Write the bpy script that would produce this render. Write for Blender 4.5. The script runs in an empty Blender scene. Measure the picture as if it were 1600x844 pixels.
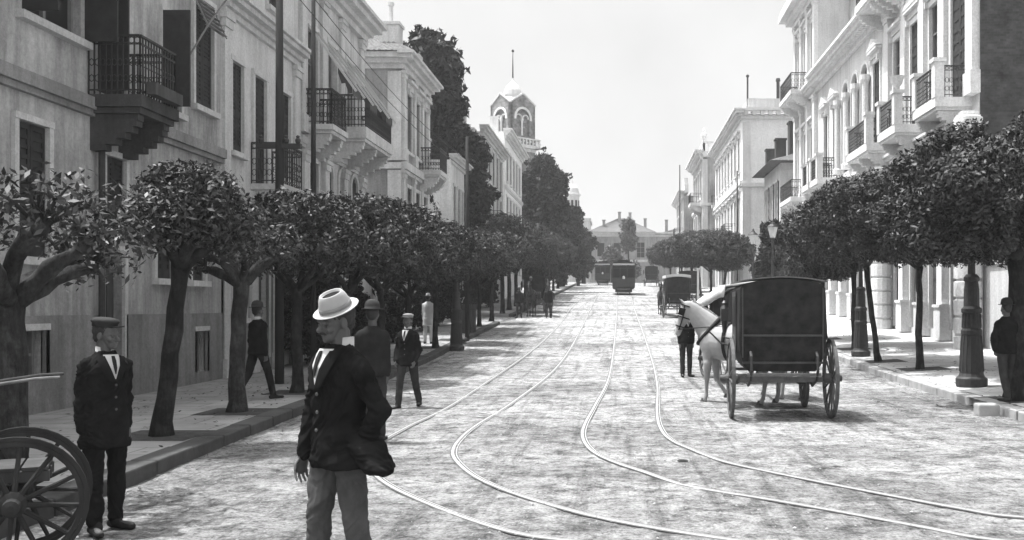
import bpy, bmesh, math, random
import numpy as np
from mathutils import Vector, Matrix, noise

C = bpy.context.scene.collection
R = math.radians
PI = math.pi
scene = bpy.context.scene

# ------------------------------------------------------------------ camera, world, sun, exposure
HAZE = .0007
EYE = 1.75
FPX = 1500.0
cam_d = bpy.data.cameras.new('camera')
cam = bpy.data.objects.new('camera', cam_d)
C.objects.link(cam)
cam.location = (0, 0, EYE)
cam.rotation_euler = (R(90), 0, 0)
cam_d.sensor_width = 36
cam_d.lens = 36 * FPX / 1600
cam_d.shift_x = -167 / 1600
cam_d.shift_y = 58 / 1600
cam_d.clip_start = 0.05
cam_d.clip_end = 3000
scene.camera = cam

SUN_DIR = Vector((-.32, .08, .94)).normalized()
SUN_EL = math.asin(SUN_DIR.z)
world = bpy.data.worlds.new('World')
scene.world = world
world.use_nodes = True
wn = world.node_tree.nodes
wl = world.node_tree.links
wn.clear()
wo = wn.new('ShaderNodeOutputWorld')
bg = wn.new('ShaderNodeBackground')
sky = wn.new('ShaderNodeTexSky')
sky.sky_type = 'NISHITA'
sky.sun_disc = False
sky.sun_elevation = SUN_EL
sky.sun_rotation = math.atan2(SUN_DIR.x, SUN_DIR.y)
sky.air_density = 1.0
sky.dust_density = 9.0
sky.ozone_density = 1.0
bw = wn.new('ShaderNodeRGBToBW')
wtc = wn.new('ShaderNodeTexCoord')
wnz = wn.new('ShaderNodeTexNoise')
wnz.inputs['Scale'].default_value = 6
wnz.inputs['Detail'].default_value = 6
wmr = wn.new('ShaderNodeMapRange')
wmr.inputs['From Min'].default_value = .3
wmr.inputs['From Max'].default_value = .7
wmr.inputs['To Min'].default_value = .93
wmr.inputs['To Max'].default_value = 1.07
wmu = wn.new('ShaderNodeMath')
wmu.operation = 'MULTIPLY'
wl.new(wtc.outputs['Generated'], wnz.inputs['Vector'])
wl.new(wnz.outputs['Fac'], wmr.inputs['Value'])
wl.new(sky.outputs[0], bw.inputs[0])
wmx = wn.new('ShaderNodeMath')      # summer haze: the sky never drops below a pale white
wmx.operation = 'MAXIMUM'
wmx.inputs[1].default_value = 2.95
wl.new(bw.outputs[0], wmx.inputs[0])
wl.new(wmx.outputs[0], wmu.inputs[0])
wl.new(wmr.outputs[0], wmu.inputs[1])
wl.new(wmu.outputs[0], bg.inputs['Color'])
bg.inputs['Strength'].default_value = 0.15
wl.new(bg.outputs[0], wo.inputs['Surface'])

sun_d = bpy.data.lights.new('sun', 'SUN')
sun_d.energy = 3.5
sun_d.angle = R(.6)
sun_d.color = (1, 1, 1)
sun = bpy.data.objects.new('sun', sun_d)
C.objects.link(sun)
sun.rotation_euler = SUN_DIR.to_track_quat('Z', 'Y').to_euler()
sun.location = (-30, 20, 60)

vs = scene.view_settings
vs.view_transform = 'Standard'
vs.look = 'None'
vs.gamma = 1
vs.exposure = 1.0
vs.use_curve_mapping = False
scene.cycles.max_bounces = 6
scene.cycles.diffuse_bounces = 3
scene.cycles.glossy_bounces = 2
scene.cycles.transmission_bounces = 2
scene.cycles.transparent_max_bounces = 4

# ------------------------------------------------------------------ ground profile and lookups
def g(y):
    def sp(t, w):
        t = t / w
        return w * (t if t > 30 else math.log1p(math.exp(t)) if t > -30 else 0.0)
    return .049 * (sp(y - 27.2, 4.) - sp(y - 138., 6.))

def hit(px, py, extra=0.0):
    """ground point seen at a pixel of the 1600x844 photograph"""
    lo, hi = 2.0, 150.0
    for _ in range(60):
        mid = .5 * (lo + hi)
        if EYE - mid * (py - 480) / FPX > g(mid) + extra:
            lo = mid
        else:
            hi = mid
    d = .5 * (lo + hi)
    return ((px - 967) / FPX * d, d, g(d) + extra)

def interp(tab, y):
    if y <= tab[0][0]:
        return tab[0][1]
    for (a, va), (b, vb) in zip(tab, tab[1:]):
        if y <= b:
            return va + (vb - va) * (y - a) / (b - a)
    return tab[-1][1]

KL = [(-8, -4.3), (6, -4.6), (9, -4.75), (15, -5.1), (25, -5.45), (36, -5.75), (47, -5.7), (70, -5.6), (100, -5.4), (140, -5.2)]
KR = [(-8, 6.0), (10, 6.0), (16, 6.15), (22, 6.3), (28, 6.5), (45, 6.7), (60, 6.5), (90, 5.9), (110, 5.2), (140, 5.0)]
kl = lambda y: interp(KL, y)
kr = lambda y: interp(KR, y)
def swz(x, y):                    # pavement surface height
    b = g(y) + .14
    if x > 0:
        b += max(0, min(x - kr(y), 6)) * .045
    return b

# ------------------------------------------------------------------ materials (the place is rendered in black and white)
MATS = {}
def node(nt, t, **kw):
    n = nt.nodes.new(t)
    for k, v in kw.items():
        if k in n.inputs.keys():
            n.inputs[k].default_value = v
        else:
            setattr(n, k, v)
    return n

def grey(v):
    return (v, v, v, 1)

def ramp(nt, fac, stops):
    r = nt.nodes.new('ShaderNodeValToRGB')
    el = r.color_ramp.elements
    while len(el) < len(stops):
        el.new(.5)
    for e, (p, v) in zip(el, stops):
        e.position = p
        e.color = grey(v)
    nt.links.new(fac, r.inputs[0])
    return r.outputs[0]

def mathn(nt, op, a, b=None):
    m = nt.nodes.new('ShaderNodeMath')
    m.operation = op
    for i, v in enumerate((a, b)):
        if v is None:
            continue
        if isinstance(v, (int, float)):
            m.inputs[i].default_value = v
        else:
            nt.links.new(v, m.inputs[i])
    return m.outputs[0]

def coords(nt, space='Object', scale=(1, 1, 1)):
    tc = nt.nodes.new('ShaderNodeTexCoord')
    mp = nt.nodes.new('ShaderNodeMapping')
    mp.inputs['Scale'].default_value = scale
    if space == 'World':
        ge = nt.nodes.new('ShaderNodeNewGeometry')
        nt.links.new(ge.outputs['Position'], mp.inputs['Vector'])
    else:
        nt.links.new(tc.outputs[space], mp.inputs['Vector'])
    return mp.outputs[0]

def noisen(nt, vec, scale, detail=4, rough=.55):
    n = nt.nodes.new('ShaderNodeTexNoise')
    n.inputs['Scale'].default_value = scale
    n.inputs['Detail'].default_value = detail
    n.inputs['Roughness'].default_value = rough
    nt.links.new(vec, n.inputs['Vector'])
    return n.outputs['Fac']

def base_mat(name, rough=.9, spec=.2):
    m = bpy.data.materials.new(name)
    m.use_nodes = True
    nt = m.node_tree
    b = nt.nodes['Principled BSDF']
    b.inputs['Roughness'].default_value = rough
    b.inputs['Specular IOR Level'].default_value = spec
    MATS[name] = m
    return m, nt, b

def bump(nt, b, h, strength=.4, dist=.02):
    bn = nt.nodes.new('ShaderNodeBump')
    bn.inputs['Strength'].default_value = strength
    bn.inputs['Distance'].default_value = dist
    nt.links.new(h, bn.inputs['Height'])
    nt.links.new(bn.outputs[0], b.inputs['Normal'])

def mat_var(name, v, var=.2, scale=3., rough=.85, spec=.2, bumpd=.004, bs=30., space='Object', stretch=(1, 1, 1), metal=0.):
    """grey v with soft variation of +-var and fine bump"""
    m, nt, b = base_mat(name, rough, spec)
    vec = coords(nt, space, stretch)
    n1 = noisen(nt, vec, scale, 6, .62)
    nt.links.new(ramp(nt, n1, [(.25, v * (1 - var)), (.75, v * (1 + var))]), b.inputs['Base Color'])
    if bumpd:
        bump(nt, b, noisen(nt, vec, bs, 4), .6, bumpd)
    b.inputs['Metallic'].default_value = metal
    return m

def mat_plaster(name, v, dirt=.35, seed=0.):
    """weathered stucco: broad blotches, rain streaks down the wall, fine grain"""
    m, nt, b = base_mat(name, .92, .15)
    vec = coords(nt, 'World', (1, 1, 1))
    ad = nt.nodes.new('ShaderNodeVectorMath')
    ad.operation = 'ADD'
    ad.inputs[1].default_value = (seed, seed * 1.7, seed * .6)
    nt.links.new(vec, ad.inputs[0])
    v0 = ad.outputs[0]
    st = nt.nodes.new('ShaderNodeMapping')
    st.inputs['Scale'].default_value = (2.2, 2.2, .22)
    nt.links.new(v0, st.inputs['Vector'])
    blot = noisen(nt, v0, .55, 7, .62)
    strk = noisen(nt, st.outputs[0], 1.6, 6, .65)
    fine = noisen(nt, v0, 14, 5, .7)
    a = ramp(nt, blot, [(.3, 1 - dirt * .8), (.68, 1.04)])
    c = ramp(nt, strk, [(.28, 1 - dirt * .9), (.6, 1.02)])
    pits = noisen(nt, v0, 45, 6, .85)
    f = mathn(nt, 'MULTIPLY', ramp(nt, fine, [(.3, .80), (.7, 1.12)]), ramp(nt, pits, [(.34, .70), (.46, 1.0), (.7, 1.12)]))
    p = mathn(nt, 'MULTIPLY', mathn(nt, 'MULTIPLY', a, c), f)
    p = mathn(nt, 'MULTIPLY', p, v)
    nt.links.new(p, b.inputs['Base Color'])
    bump(nt, b, mathn(nt, 'ADD', mathn(nt, 'MULTIPLY', blot, 2.), fine), .55, .012)
    return m

def mat_brick(name, v, sc=1.):
    m, nt, b = base_mat(name, .9, .15)
    vec = coords(nt, 'World', (1, 1, 1))
    # turn so that rows lie level on walls facing any way
    sx = nt.nodes.new('ShaderNodeSeparateXYZ')
    cx = nt.nodes.new('ShaderNodeCombineXYZ')
    nt.links.new(vec, sx.inputs[0])
    s = mathn(nt, 'ADD', sx.outputs[0], sx.outputs[1])
    nt.links.new(s, cx.inputs[0])
    nt.links.new(sx.outputs[2], cx.inputs[1])
    br = nt.nodes.new('ShaderNodeTexBrick')
    br.inputs['Scale'].default_value = sc
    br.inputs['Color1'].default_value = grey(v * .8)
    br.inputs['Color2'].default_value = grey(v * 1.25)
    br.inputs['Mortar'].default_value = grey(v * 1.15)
    br.inputs['Mortar Size'].default_value = .012
    br.inputs['Brick Width'].default_value = .5
    br.inputs['Row Height'].default_value = .2
    nt.links.new(cx.outputs[0], br.inputs['Vector'])
    n = ramp(nt, noisen(nt, vec, 1.3, 7, .7), [(.3, .45), (.7, 1.5)])
    mx = nt.nodes.new('ShaderNodeVectorMath')
    mx.operation = 'MULTIPLY'
    nt.links.new(br.outputs['Color'], mx.inputs[0])
    nt.links.new(n, mx.inputs[1])
    nt.links.new(mx.outputs[0], b.inputs['Base Color'])
    bump(nt, b, br.outputs['Fac'], -.5, .01)
    return m

def mat_road():
    m, nt, b = base_mat('road_dust', .97, .08)
    vec = coords(nt, 'World')
    big = noisen(nt, coords(nt, 'World', (.30, .42, 1)), 1., 5, .6)
    patch = noisen(nt, coords(nt, 'World', (1.5, 1.5, 1)), 1.7, 10, .80)
    clod = noisen(nt, coords(nt, 'World', (1., 1., 1)), 7.5, 9, .78)
    rut = noisen(nt, coords(nt, 'World', (3.2, .16, 1)), 1., 8, .7)
    fine = noisen(nt, vec, 30, 8, .8)
    grit = noisen(nt, vec, 90, 4, .8)
    A = ramp(nt, big, [(.34, .60), (.6, 1.06)])
    P = ramp(nt, patch, [(.38, .30), (.47, .72), (.56, 1.04)])
    K = ramp(nt, clod, [(.36, .34), (.47, .84), (.6, 1.15)])
    U = ramp(nt, rut, [(.36, .55), (.48, 1.0)])
    f = ramp(nt, fine, [(.32, .5), (.5, 1.0), (.68, 1.2)])
    p = mathn(nt, 'MULTIPLY', mathn(nt, 'MULTIPLY', A, P), mathn(nt, 'MULTIPLY', mathn(nt, 'MULTIPLY', f, K), U))
    nt.links.new(mathn(nt, 'MULTIPLY', p, .455), b.inputs['Base Color'])
    h = mathn(nt, 'ADD', mathn(nt, 'MULTIPLY', clod, 2.), mathn(nt, 'ADD', fine, mathn(nt, 'MULTIPLY', grit, .5)))
    bump(nt, b, h, .9, .03)
    return m

def mat_leaf(name, lo, hi, gloss=.35):
    m, nt, b = base_mat(name, .5, gloss)
    ge = nt.nodes.new('ShaderNodeNewGeometry')
    c = ramp(nt, ge.outputs['Random Per Island'], [(0., lo), (.7, (lo + hi) / 2), (1., hi)])
    nt.links.new(c, b.inputs['Base Color'])
    return m

def mat_bark(name, v):
    m, nt, b = base_mat(name, .95, .1)
    vec = coords(nt, 'Object', (1, 1, .3))
    n = noisen(nt, vec, 22, 6, .7)
    blot = noisen(nt, coords(nt, 'Object'), 4.5, 4, .6)
    c1 = ramp(nt, n, [(.3, v * .5), (.7, v * 1.5)])
    c2 = ramp(nt, blot, [(.45, .75), (.62, 1.5)])
    nt.links.new(mathn(nt, 'MULTIPLY', c1, c2), b.inputs['Base Color'])
    bump(nt, b, n, .9, .02)
    return m

def mat_tile(name, v):
    m, nt, b = base_mat(name, .9, .15)
    n = noisen(nt, coords(nt, 'World'), 7, 4, .7)
    nt.links.new(ramp(nt, n, [(.3, v * .6), (.7, v * 1.4)]), b.inputs['Base Color'])
    return m

M = {}
M['road'] = mat_road()
M['ground'] = mat_var('earth', .34, .2, 1.5, .95, .1, .01, 12, 'World')
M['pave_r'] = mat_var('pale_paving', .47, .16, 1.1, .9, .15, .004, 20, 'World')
M['pave_l'] = mat_var('grey_paving', .30, .25, 1.3, .92, .15, .006, 16, 'World')  # left paving, its colour lowered for the shade of the houses
def slabs(m, v):
    nt = m.node_tree
    b_ = nt.nodes['Principled BSDF']
    old = b_.inputs['Base Color'].links[0].from_socket
    br = nt.nodes.new('ShaderNodeTexBrick')
    br.inputs['Scale'].default_value = 1.
    br.inputs['Color1'].default_value = grey(1.)
    br.inputs['Color2'].default_value = grey(.84)
    br.inputs['Mortar'].default_value = grey(.5)
    br.inputs['Mortar Size'].default_value = .012
    br.inputs['Brick Width'].default_value = .9
    br.inputs['Row Height'].default_value = .55
    nt.links.new(coords(nt, 'World'), br.inputs['Vector'])
    mx = nt.nodes.new('ShaderNodeVectorMath')
    mx.operation = 'MULTIPLY'
    nt.links.new(old, mx.inputs[0])
    nt.links.new(br.outputs['Color'], mx.inputs[1])
    nt.links.new(mx.outputs[0], b_.inputs['Base Color'])
slabs(M['pave_r'], 1)
slabs(M['pave_l'], 1)
M['kerbL'] = mat_var('dark_kerb_stone', .075, .35, 2.5, .9, .1, .008, 14, 'World')  # left kerb: same stone with the building shade put into its colour
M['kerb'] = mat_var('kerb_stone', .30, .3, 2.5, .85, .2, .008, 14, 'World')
M['groove'] = mat_var('rail_groove', .13, .4, 9, .95, .05, 0, 22, 'World')
M['soil'] = mat_var('planting_soil', .07, .4, 9, .95, .05, .02, 22, 'World')
M['rail'] = mat_var('polished_rail', .35, .12, 6, .38, .5, .001, 40, 'World', (1, 1, 1), .0)
M['plA'] = mat_plaster('stucco_grey', .54, .55, 1.)
M['plB'] = mat_plaster('stucco_pale', .66, .30, 5.)
M['plC'] = mat_plaster('stucco_worn', .62, .48, 9.)
M['plD'] = mat_plaster('stucco_dark', .34, .40, 14.)
M['plW'] = mat_plaster('stucco_white', .62, .24, 21.)
M['plV'] = mat_plaster('limewash', .84, .10, 33.)
M['plX'] = mat_plaster('plinth_stucco', .30, .45, 30.)
M['trimL'] = mat_plaster('pale_moulding', .62, .25, 3.)
M['trimR'] = mat_plaster('marble_moulding', .70, .18, 6.)
M['darkst'] = mat_plaster('sooty_stone', .08, .45, 17.)  # very dark stone tone for the left balcony and some chimneys
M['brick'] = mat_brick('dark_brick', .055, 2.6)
M['tbrick'] = mat_brick('church_brick', .20, 1.)
M['shut'] = mat_var('painted_shutter', .035, .35, 5, .75, .2, .002, 30)
M['shutG'] = mat_var('faded_shutter', .17, .3, 5, .8, .2, .002, 30)
M['glass'] = mat_var('window_glass', .02, .3, 1.5, .4, .25, 0)
M['frame'] = mat_var('window_paint', .2, .2, 6, .7, .2, 0)
M['iron'] = mat_var('wrought_iron', .035, .3, 20, .6, .3, .001, 60)
M['wood'] = mat_var('old_wood', .07, .4, 6, .9, .1, .003, 20, 'Object', (1, 1, .2))
M['woodpale'] = mat_var('pale_wood', .22, .25, 6, .8, .15, .003, 20)
M['pole'] = mat_var('pole_wood', .032, .35, 8, .9, .1, .003, 20, 'Object', (1, 1, .1))
M['tile'] = mat_tile('clay_tile', .13)
M['leafN'] = mat_leaf('leaf_near', .016, .10, .2)
M['leafM'] = mat_leaf('leaf_row', .012, .08, .2)
M['leafR'] = mat_leaf('leaf_right', .012, .085, .2)
M['leafD'] = mat_leaf('leaf_dark', .010, .035, .1)
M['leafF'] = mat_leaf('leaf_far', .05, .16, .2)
M['bark'] = mat_bark('bark', .026)
M['barkP'] = mat_bark('pale_bark', .045)
M['cloth'] = mat_var('dark_wool', .013, .45, 7, .97, .03, .0015, 160)
M['cloth2'] = mat_var('charcoal_wool', .022, .4, 7, .97, .03, .0015, 160)
M['trou'] = mat_var('trouser_wool', .036, .4, 7, .97, .03, .0015, 160)
M['trouG'] = mat_var('grey_trouser_wool', .075, .45, 5, .95, .05, .0015, 160)
M['white'] = mat_var('white_linen', .5, .06, 20, .8, .2, .001, 90)
M['straw'] = mat_var('pale_felt', .36, .08, 18, .85, .15, .001, 120)
M['band'] = mat_var('hat_band', .22, .15, 20, .8, .2, 0)
M['hatdark'] = mat_var('dark_felt', .03, .2, 20, .85, .2, 0)
M['skin'] = mat_var('skin', .085, .12, 20, .6, .3, .0006, 120)  # tone lowered to stand in for the shadow under hat brims
M['hair'] = mat_var('hair', .025, .4, 40, .7, .3, .002, 120)
M['leather'] = mat_var('coach_leather', .02, .75, 5, .75, .15, .002, 60)
M['coach'] = mat_var('coach_lacquer', .03, .4, 5, .35, .5, .0005, 30)
M['coachpale'] = mat_var('worn_canvas', .5, .12, 5, .85, .2, .004, 14)
M['wheelw'] = mat_var('wheel_paint', .075, .4, 12, .7, .3, .001, 40)
M['undr'] = mat_var('undercarriage_paint', .12, .4, 9, .7, .3, .001, 40)
M['horseW'] = mat_var('white_horse_coat', .32, .28, 2.6, .75, .25, .001, 70)
M['horseG'] = mat_var('grey_horse_coat', .40, .3, 5, .75, .25, .001, 70)
M['horseD'] = mat_var('dark_horse_coat', .035, .35, 5, .6, .3, .001, 70)
M['hoof'] = mat_var('hoof', .09, .3, 10, .7, .2, 0)
M['tram'] = mat_var('tram_paint', .04, .35, 3, .6, .3, .001, 30)
M['awn'] = mat_var('awning_canvas', .08, .2, 4, .85, .15, .004, 12)
M['lampg'] = mat_var('lantern_glass', .55, .2, 3, .2, .5, 0)

# ------------------------------------------------------------------ mesh builder
class MB:
    def __init__(s):
        s.v = []
        s.f = []
    def add(s, vs_, fs_):
        n = len(s.v)
        s.v.extend([tuple(p) for p in vs_])
        s.f.extend([tuple(i + n for i in f) for f in fs_])
    def box(s, x0, x1, y0, y1, z0, z1):
        s.add([(x0, y0, z0), (x1, y0, z0), (x1, y1, z0), (x0, y1, z0), (x0, y0, z1), (x1, y0, z1), (x1, y1, z1), (x0, y1, z1)],
              [(0, 3, 2, 1), (4, 5, 6, 7), (0, 1, 5, 4), (1, 2, 6, 5), (2, 3, 7, 6), (3, 0, 4, 7)])
    def quad(s, a, b, c, d):
        s.add([a, b, c, d], [(0, 1, 2, 3)])
    def loft(s, rings, seg=14, caps=True):
        """rings: (centre, va, vb)"""
        n0 = len(s.v)
        for c, a, b in rings:
            c, a, b = Vector(c), Vector(a), Vector(b)
            for i in range(seg):
                t = 2 * PI * i / seg
                s.v.append(tuple(c + a * math.cos(t) + b * math.sin(t)))
        for k in range(len(rings) - 1):
            for i in range(seg):
                j = (i + 1) % seg
                s.f.append((n0 + k * seg + i, n0 + k * seg + j, n0 + (k + 1) * seg + j, n0 + (k + 1) * seg + i))
        if caps:
            s.f.append(tuple(n0 + i for i in reversed(range(seg))))
            s.f.append(tuple(n0 + (len(rings) - 1) * seg + i for i in range(seg)))
    def cap(s, p0, p1, r0, r1, fa=1., fb=1., ref=None, seg=12):
        """tapered capsule; fa/fb flatten along ref / across it"""
        p0, p1 = Vector(p0), Vector(p1)
        d = p1 - p0
        L = d.length
        d = d / L if L > 1e-6 else Vector((0, 0, 1))
        rf = Vector(ref) if ref is not None else (Vector((0, 1, 0)) if abs(d.y) < .9 else Vector((1, 0, 0)))
        a = (rf - d * rf.dot(d)).normalized()
        b = d.cross(a)
        rings = []
        for k in range(4):
            t = PI / 2 * (1 - k / 4) 
            rings.append((p0 - d * r0 * math.sin(t), a * max(r0 * math.cos(t), r0 * .05) * fa, b * max(r0 * math.cos(t), r0 * .05) * fb))
        for k in range(5):
            t = PI / 2 * k / 4
            rings.append((p1 + d * r1 * math.sin(t), a * max(r1 * math.cos(t), r1 * .05) * fa, b * max(r1 * math.cos(t), r1 * .05) * fb))
        rings.insert(4, (p0, a * r0 * fa, b * r0 * fb))
        s.loft(rings, seg)
    def ell(s, c, rx, ry, rz, seg=14, nr=8):
        rings = []
        for k in range(nr + 1):
            t = -PI / 2 + PI * k / nr
            q = max(math.cos(t), .03)
            rings.append(((c[0], c[1], c[2] + rz * math.sin(t)), (rx * q, 0, 0), (0, ry * q, 0)))
        s.loft(rings, seg)
    def tube(s, pts, r, seg=6, closed=False, r1=None):
        pts = [Vector(p) for p in pts]
        n = len(pts)
        n0 = len(s.v)
        prev = None
        for i, p in enumerate(pts):
            if closed:
                d = pts[(i + 1) % n] - pts[i - 1]
            else:
                d = pts[min(i + 1, n - 1)] - pts[max(i - 1, 0)]
            d.normalize()
            if prev is None:
                rf = Vector((0, 0, 1)) if abs(d.z) < .9 else Vector((1, 0, 0))
                a = (rf - d * rf.dot(d)).normalized()
            else:
                a = (prev - d * prev.dot(d)).normalized()
            prev = a
            b = d.cross(a)
            if isinstance(r, (list, tuple)):
                rr = r[i]
            else:
                rr = r if r1 is None else r + (r1 - r) * i / (n - 1)
            for k in range(seg):
                t = 2 * PI * k / seg
                s.v.append(tuple(p + a * math.cos(t) * rr + b * math.sin(t) * rr))
        m = n if closed else n - 1
        for i in range(m):
            for k in range(seg):
                k2 = (k + 1) % seg
                i2 = (i + 1) % n
                s.f.append((n0 + i * seg + k, n0 + i * seg + k2, n0 + i2 * seg + k2, n0 + i2 * seg + k))
        if not closed:
            s.f.append(tuple(n0 + k for k in reversed(range(seg))))
            s.f.append(tuple(n0 + (n - 1) * seg + k for k in range(seg)))
    def lathe(s, prof, c=(0, 0, 0), seg=12):
        s.loft([((c[0], c[1], c[2] + z), (max(r, .001), 0, 0), (0, max(r, .001), 0)) for r, z in prof], seg)
    def bar(s, p0, p1, w, h=None):
        h = h or w
        p0, p1 = Vector(p0), Vector(p1)
        d = (p1 - p0).normalized()
        rf = Vector((0, 0, 1)) if abs(d.z) < .9 else Vector((1, 0, 0))
        a = d.cross(rf).normalized() * w / 2
        b = a.cross(d).normalized() * h / 2
        q = [p0 - a - b, p0 + a - b, p0 + a + b, p0 - a + b, p1 - a - b, p1 + a - b, p1 + a + b, p1 - a + b]
        s.add(q, [(0, 3, 2, 1), (4, 5, 6, 7), (0, 1, 5, 4), (1, 2, 6, 5), (2, 3, 7, 6), (3, 0, 4, 7)])
    def xf(s, mat):
        s.v = [tuple(mat @ Vector(p)) for p in s.v]
        return s
    def build(s, name, mat, parent=None, off=(0, 0, 0), smooth=False, kind=None, bevel=0):
        me = bpy.data.meshes.new(name)
        ox, oy, oz = off
        me.from_pydata([(x - ox, y - oy, z - oz) for x, y, z in s.v], [], s.f)
        if smooth:
            me.polygons.foreach_set('use_smooth', [True] * len(me.polygons))
        me.materials.append(mat)
        me.update()
        o = bpy.data.objects.new(name, me)
        C.objects.link(o)
        if parent:
            o.parent = parent
        elif any(off):
            o.location = off
        if kind:
            o['kind'] = kind
        if bevel:
            bv = o.modifiers.new('bevel', 'BEVEL')
            bv.width = bevel
            bv.segments = 2
            bv.limit_method = 'ANGLE'
        return o

def bake(o, mods=None):
    dg = bpy.context.evaluated_depsgraph_get()
    me = bpy.data.meshes.new_from_object(o.evaluated_get(dg))
    me.name = o.name
    old = o.data
    o.modifiers.clear()
    o.data = me
    bpy.data.meshes.remove(old)
    return o

def blend(mb, name, mat, parent, voxel=.01, smooth=4, fold=0., fscale=6., fst=(1, 1, 1), seed=0., keep=None):
    """melt overlapping shapes into one continuous skin; fold adds cloth folds"""
    o = mb.build(name, mat, parent)
    r = o.modifiers.new('r', 'REMESH')
    r.mode = 'VOXEL'
    r.voxel_size = voxel
    r.use_smooth_shade = True
    sm = o.modifiers.new('s', 'SMOOTH')
    sm.factor = .5
    sm.iterations = smooth
    bake(o)
    me = o.data
    if fold:
        n = len(me.vertices)
        nr = np.empty(n * 3)
        co = np.empty(n * 3)
        me.vertices.foreach_get('co', co)
        me.vertices.foreach_get('normal', nr)
        co = co.reshape(-1, 3)
        nr = nr.reshape(-1, 3)
        d = np.empty(n)
        for i in range(n):
            p = Vector((co[i, 0] * fst[0] * fscale + seed, co[i, 1] * fst[1] * fscale, co[i, 2] * fst[2] * fscale))
            w = noise.noise(p * .5) * 1.6
            q = p + Vector((w, w, w * .5))
            d[i] = (abs(noise.noise(q)) * 2 - .4) * .55 + (.35 - abs(noise.noise(q * 2.7 + Vector((0, 0, w)))) * 1.6) * .40 + noise.noise(q * 6.) * .16
        co += nr * (d * fold)[:, None]
        me.vertices.foreach_set('co', co.ravel())
    me.polygons.foreach_set('use_smooth', [True] * len(me.polygons))
    if not me.materials:
        me.materials.append(mat)
    me.update()
    return o

def tag(o, label, cat, group=None):
    o['label'] = label
    o['category'] = cat
    if group:
        o['group'] = group
    return o

def thing(name, label, cat, loc=(0, 0, 0), rz=0, group=None, sc=1.):
    o = bpy.data.objects.new(name, None)
    C.objects.link(o)
    o.location = loc
    o.rotation_euler = (0, 0, rz)
    o.scale = (sc, sc, sc)
    o.empty_display_size = .2
    return tag(o, label, cat, group)

def kids(o):
    return [c for c in bpy.data.objects if c.parent is o]

def dup(root, loc, rz, label, group=None, sc=1., kmap=None):
    if kmap is None:
        kmap = {}
        for c in bpy.data.objects:
            if c.parent is not None:
                kmap.setdefault(c.parent.name, []).append(c)
    def rec(o, parent):
        c = o.copy()
        C.objects.link(c)
        if parent is not None:
            c.parent = parent
        for ch in kmap.get(o.name, []):
            rec(ch, c)
        return c
    r = rec(root, None)
    r.location = loc
    r.rotation_euler = (0, 0, rz)
    r.scale = (sc, sc, sc)
    r['label'] = label
    if group:
        r['group'] = group
    return r
# ------------------------------------------------------------------ ground, road, pavements
def make_ground():
    mb = MB()
    xs = [-900, -300, -120, -60, -30, -14, -9, 0, 9, 14, 30, 60, 120, 300, 900]
    ys = [-60, -20, -6] + [i * 2. for i in range(0, 80)] + [165, 180, 220, 300, 500, 900, 1500]
    n = len(xs)
    vs_ = [(x, y, g(y) - .07) for y in ys for x in xs]
    mb.add(vs_, [(j * n + i, j * n + i + 1, (j + 1) * n + i + 1, (j + 1) * n + i) for j in range(len(ys) - 1) for i in range(n - 1)])
    mb.build('ground', M['ground'], kind='structure')
    # the dusty roadway, with real ruts and lumps
    ys = []
    y = -4.
    while y < 160:
        ys.append(y)
        y += max(.05, abs(y) * .011)
    xs = [-16 + 32 * i / 260 for i in range(261)]
    n = len(xs)
    vs_ = []
    for y in ys:
        zb = g(y)
        for x in xs:
            h = noise.noise(Vector((x * 1.1, y * .8, 0))) * .016 + noise.noise(Vector((x * 4.2, y * 3.1, 5))) * .010
            if y < 40:
                h += noise.noise(Vector((x * 11, y * 7, 9))) * .006
            vs_.append((x, y, zb + h))
    mb = MB()
    mb.add(vs_, [(j * n + i, j * n + i + 1, (j + 1) * n + i + 1, (j + 1) * n + i) for j in range(len(ys) - 1) for i in range(n - 1)])
    mb.build('road', M['road'], smooth=True, kind='structure')

def pavement(name, side, y0, y1, xout, mat):
    k = kr if side > 0 else kl
    ys = []
    y = y0
    while y < y1:
        ys.append(y)
        y += 1.
    ys.append(y1)
    mb = MB()
    kb = MB()
    for a, b in zip(ys, ys[1:]):
        cols = [0, 1.5, 3, 6.2, xout] if side > 0 else [0, xout]
        for c0, c1 in zip(cols, cols[1:]):
            q = []
            for (yy, c) in ((a, c0), (b, c0), (b, c1), (a, c1)):
                x = k(yy) + side * (.3 + c)
                q.append((x, yy, swz(x, yy)))
            mb.quad(*q)
        # kerb stones, one every metre
        gap = .012
        for s0, s1 in ((a + gap, b - gap),):
            x0, x1 = k(s0), k(s1)
            z0, z1 = g(s0) + .15, g(s1) + .15
            w = side * .3
            jit = random.uniform(-.008, .008)
            kb.add([(x0 + jit, s0, z0 - .4), (x0 + w, s0, z0 - .4), (x1 + w, s1, z1 - .4), (x1 + jit, s1, z1 - .4),
                    (x0 + jit, s0, z0 + jit), (x0 + w, s0, z0 + jit), (x1 + w, s1, z1 + jit), (x1 + jit, s1, z1 + jit)],
                   [(0, 3, 2, 1), (4, 5, 6, 7), (0, 1, 5, 4), (1, 2, 6, 5), (2, 3, 7, 6), (3, 0, 4, 7)])
    # closing face at both ends
    for yy in (y0, y1):
        x = k(yy) + side * .3
        x2 = x + side * xout
        mb.quad((x, yy, g(yy) - .1), (x2, yy, g(yy) - .1), (x2, yy, swz(x2, yy)), (x, yy, swz(x, yy)))
    mb.build(name, mat, kind='structure')
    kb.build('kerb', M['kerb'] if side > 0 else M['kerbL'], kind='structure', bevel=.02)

random.seed(4)
make_ground()
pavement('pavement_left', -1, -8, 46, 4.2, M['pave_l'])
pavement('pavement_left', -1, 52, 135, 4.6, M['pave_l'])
pavement('pavement_right', 1, 14.8, 135, 9, M['pave_r'])
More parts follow.
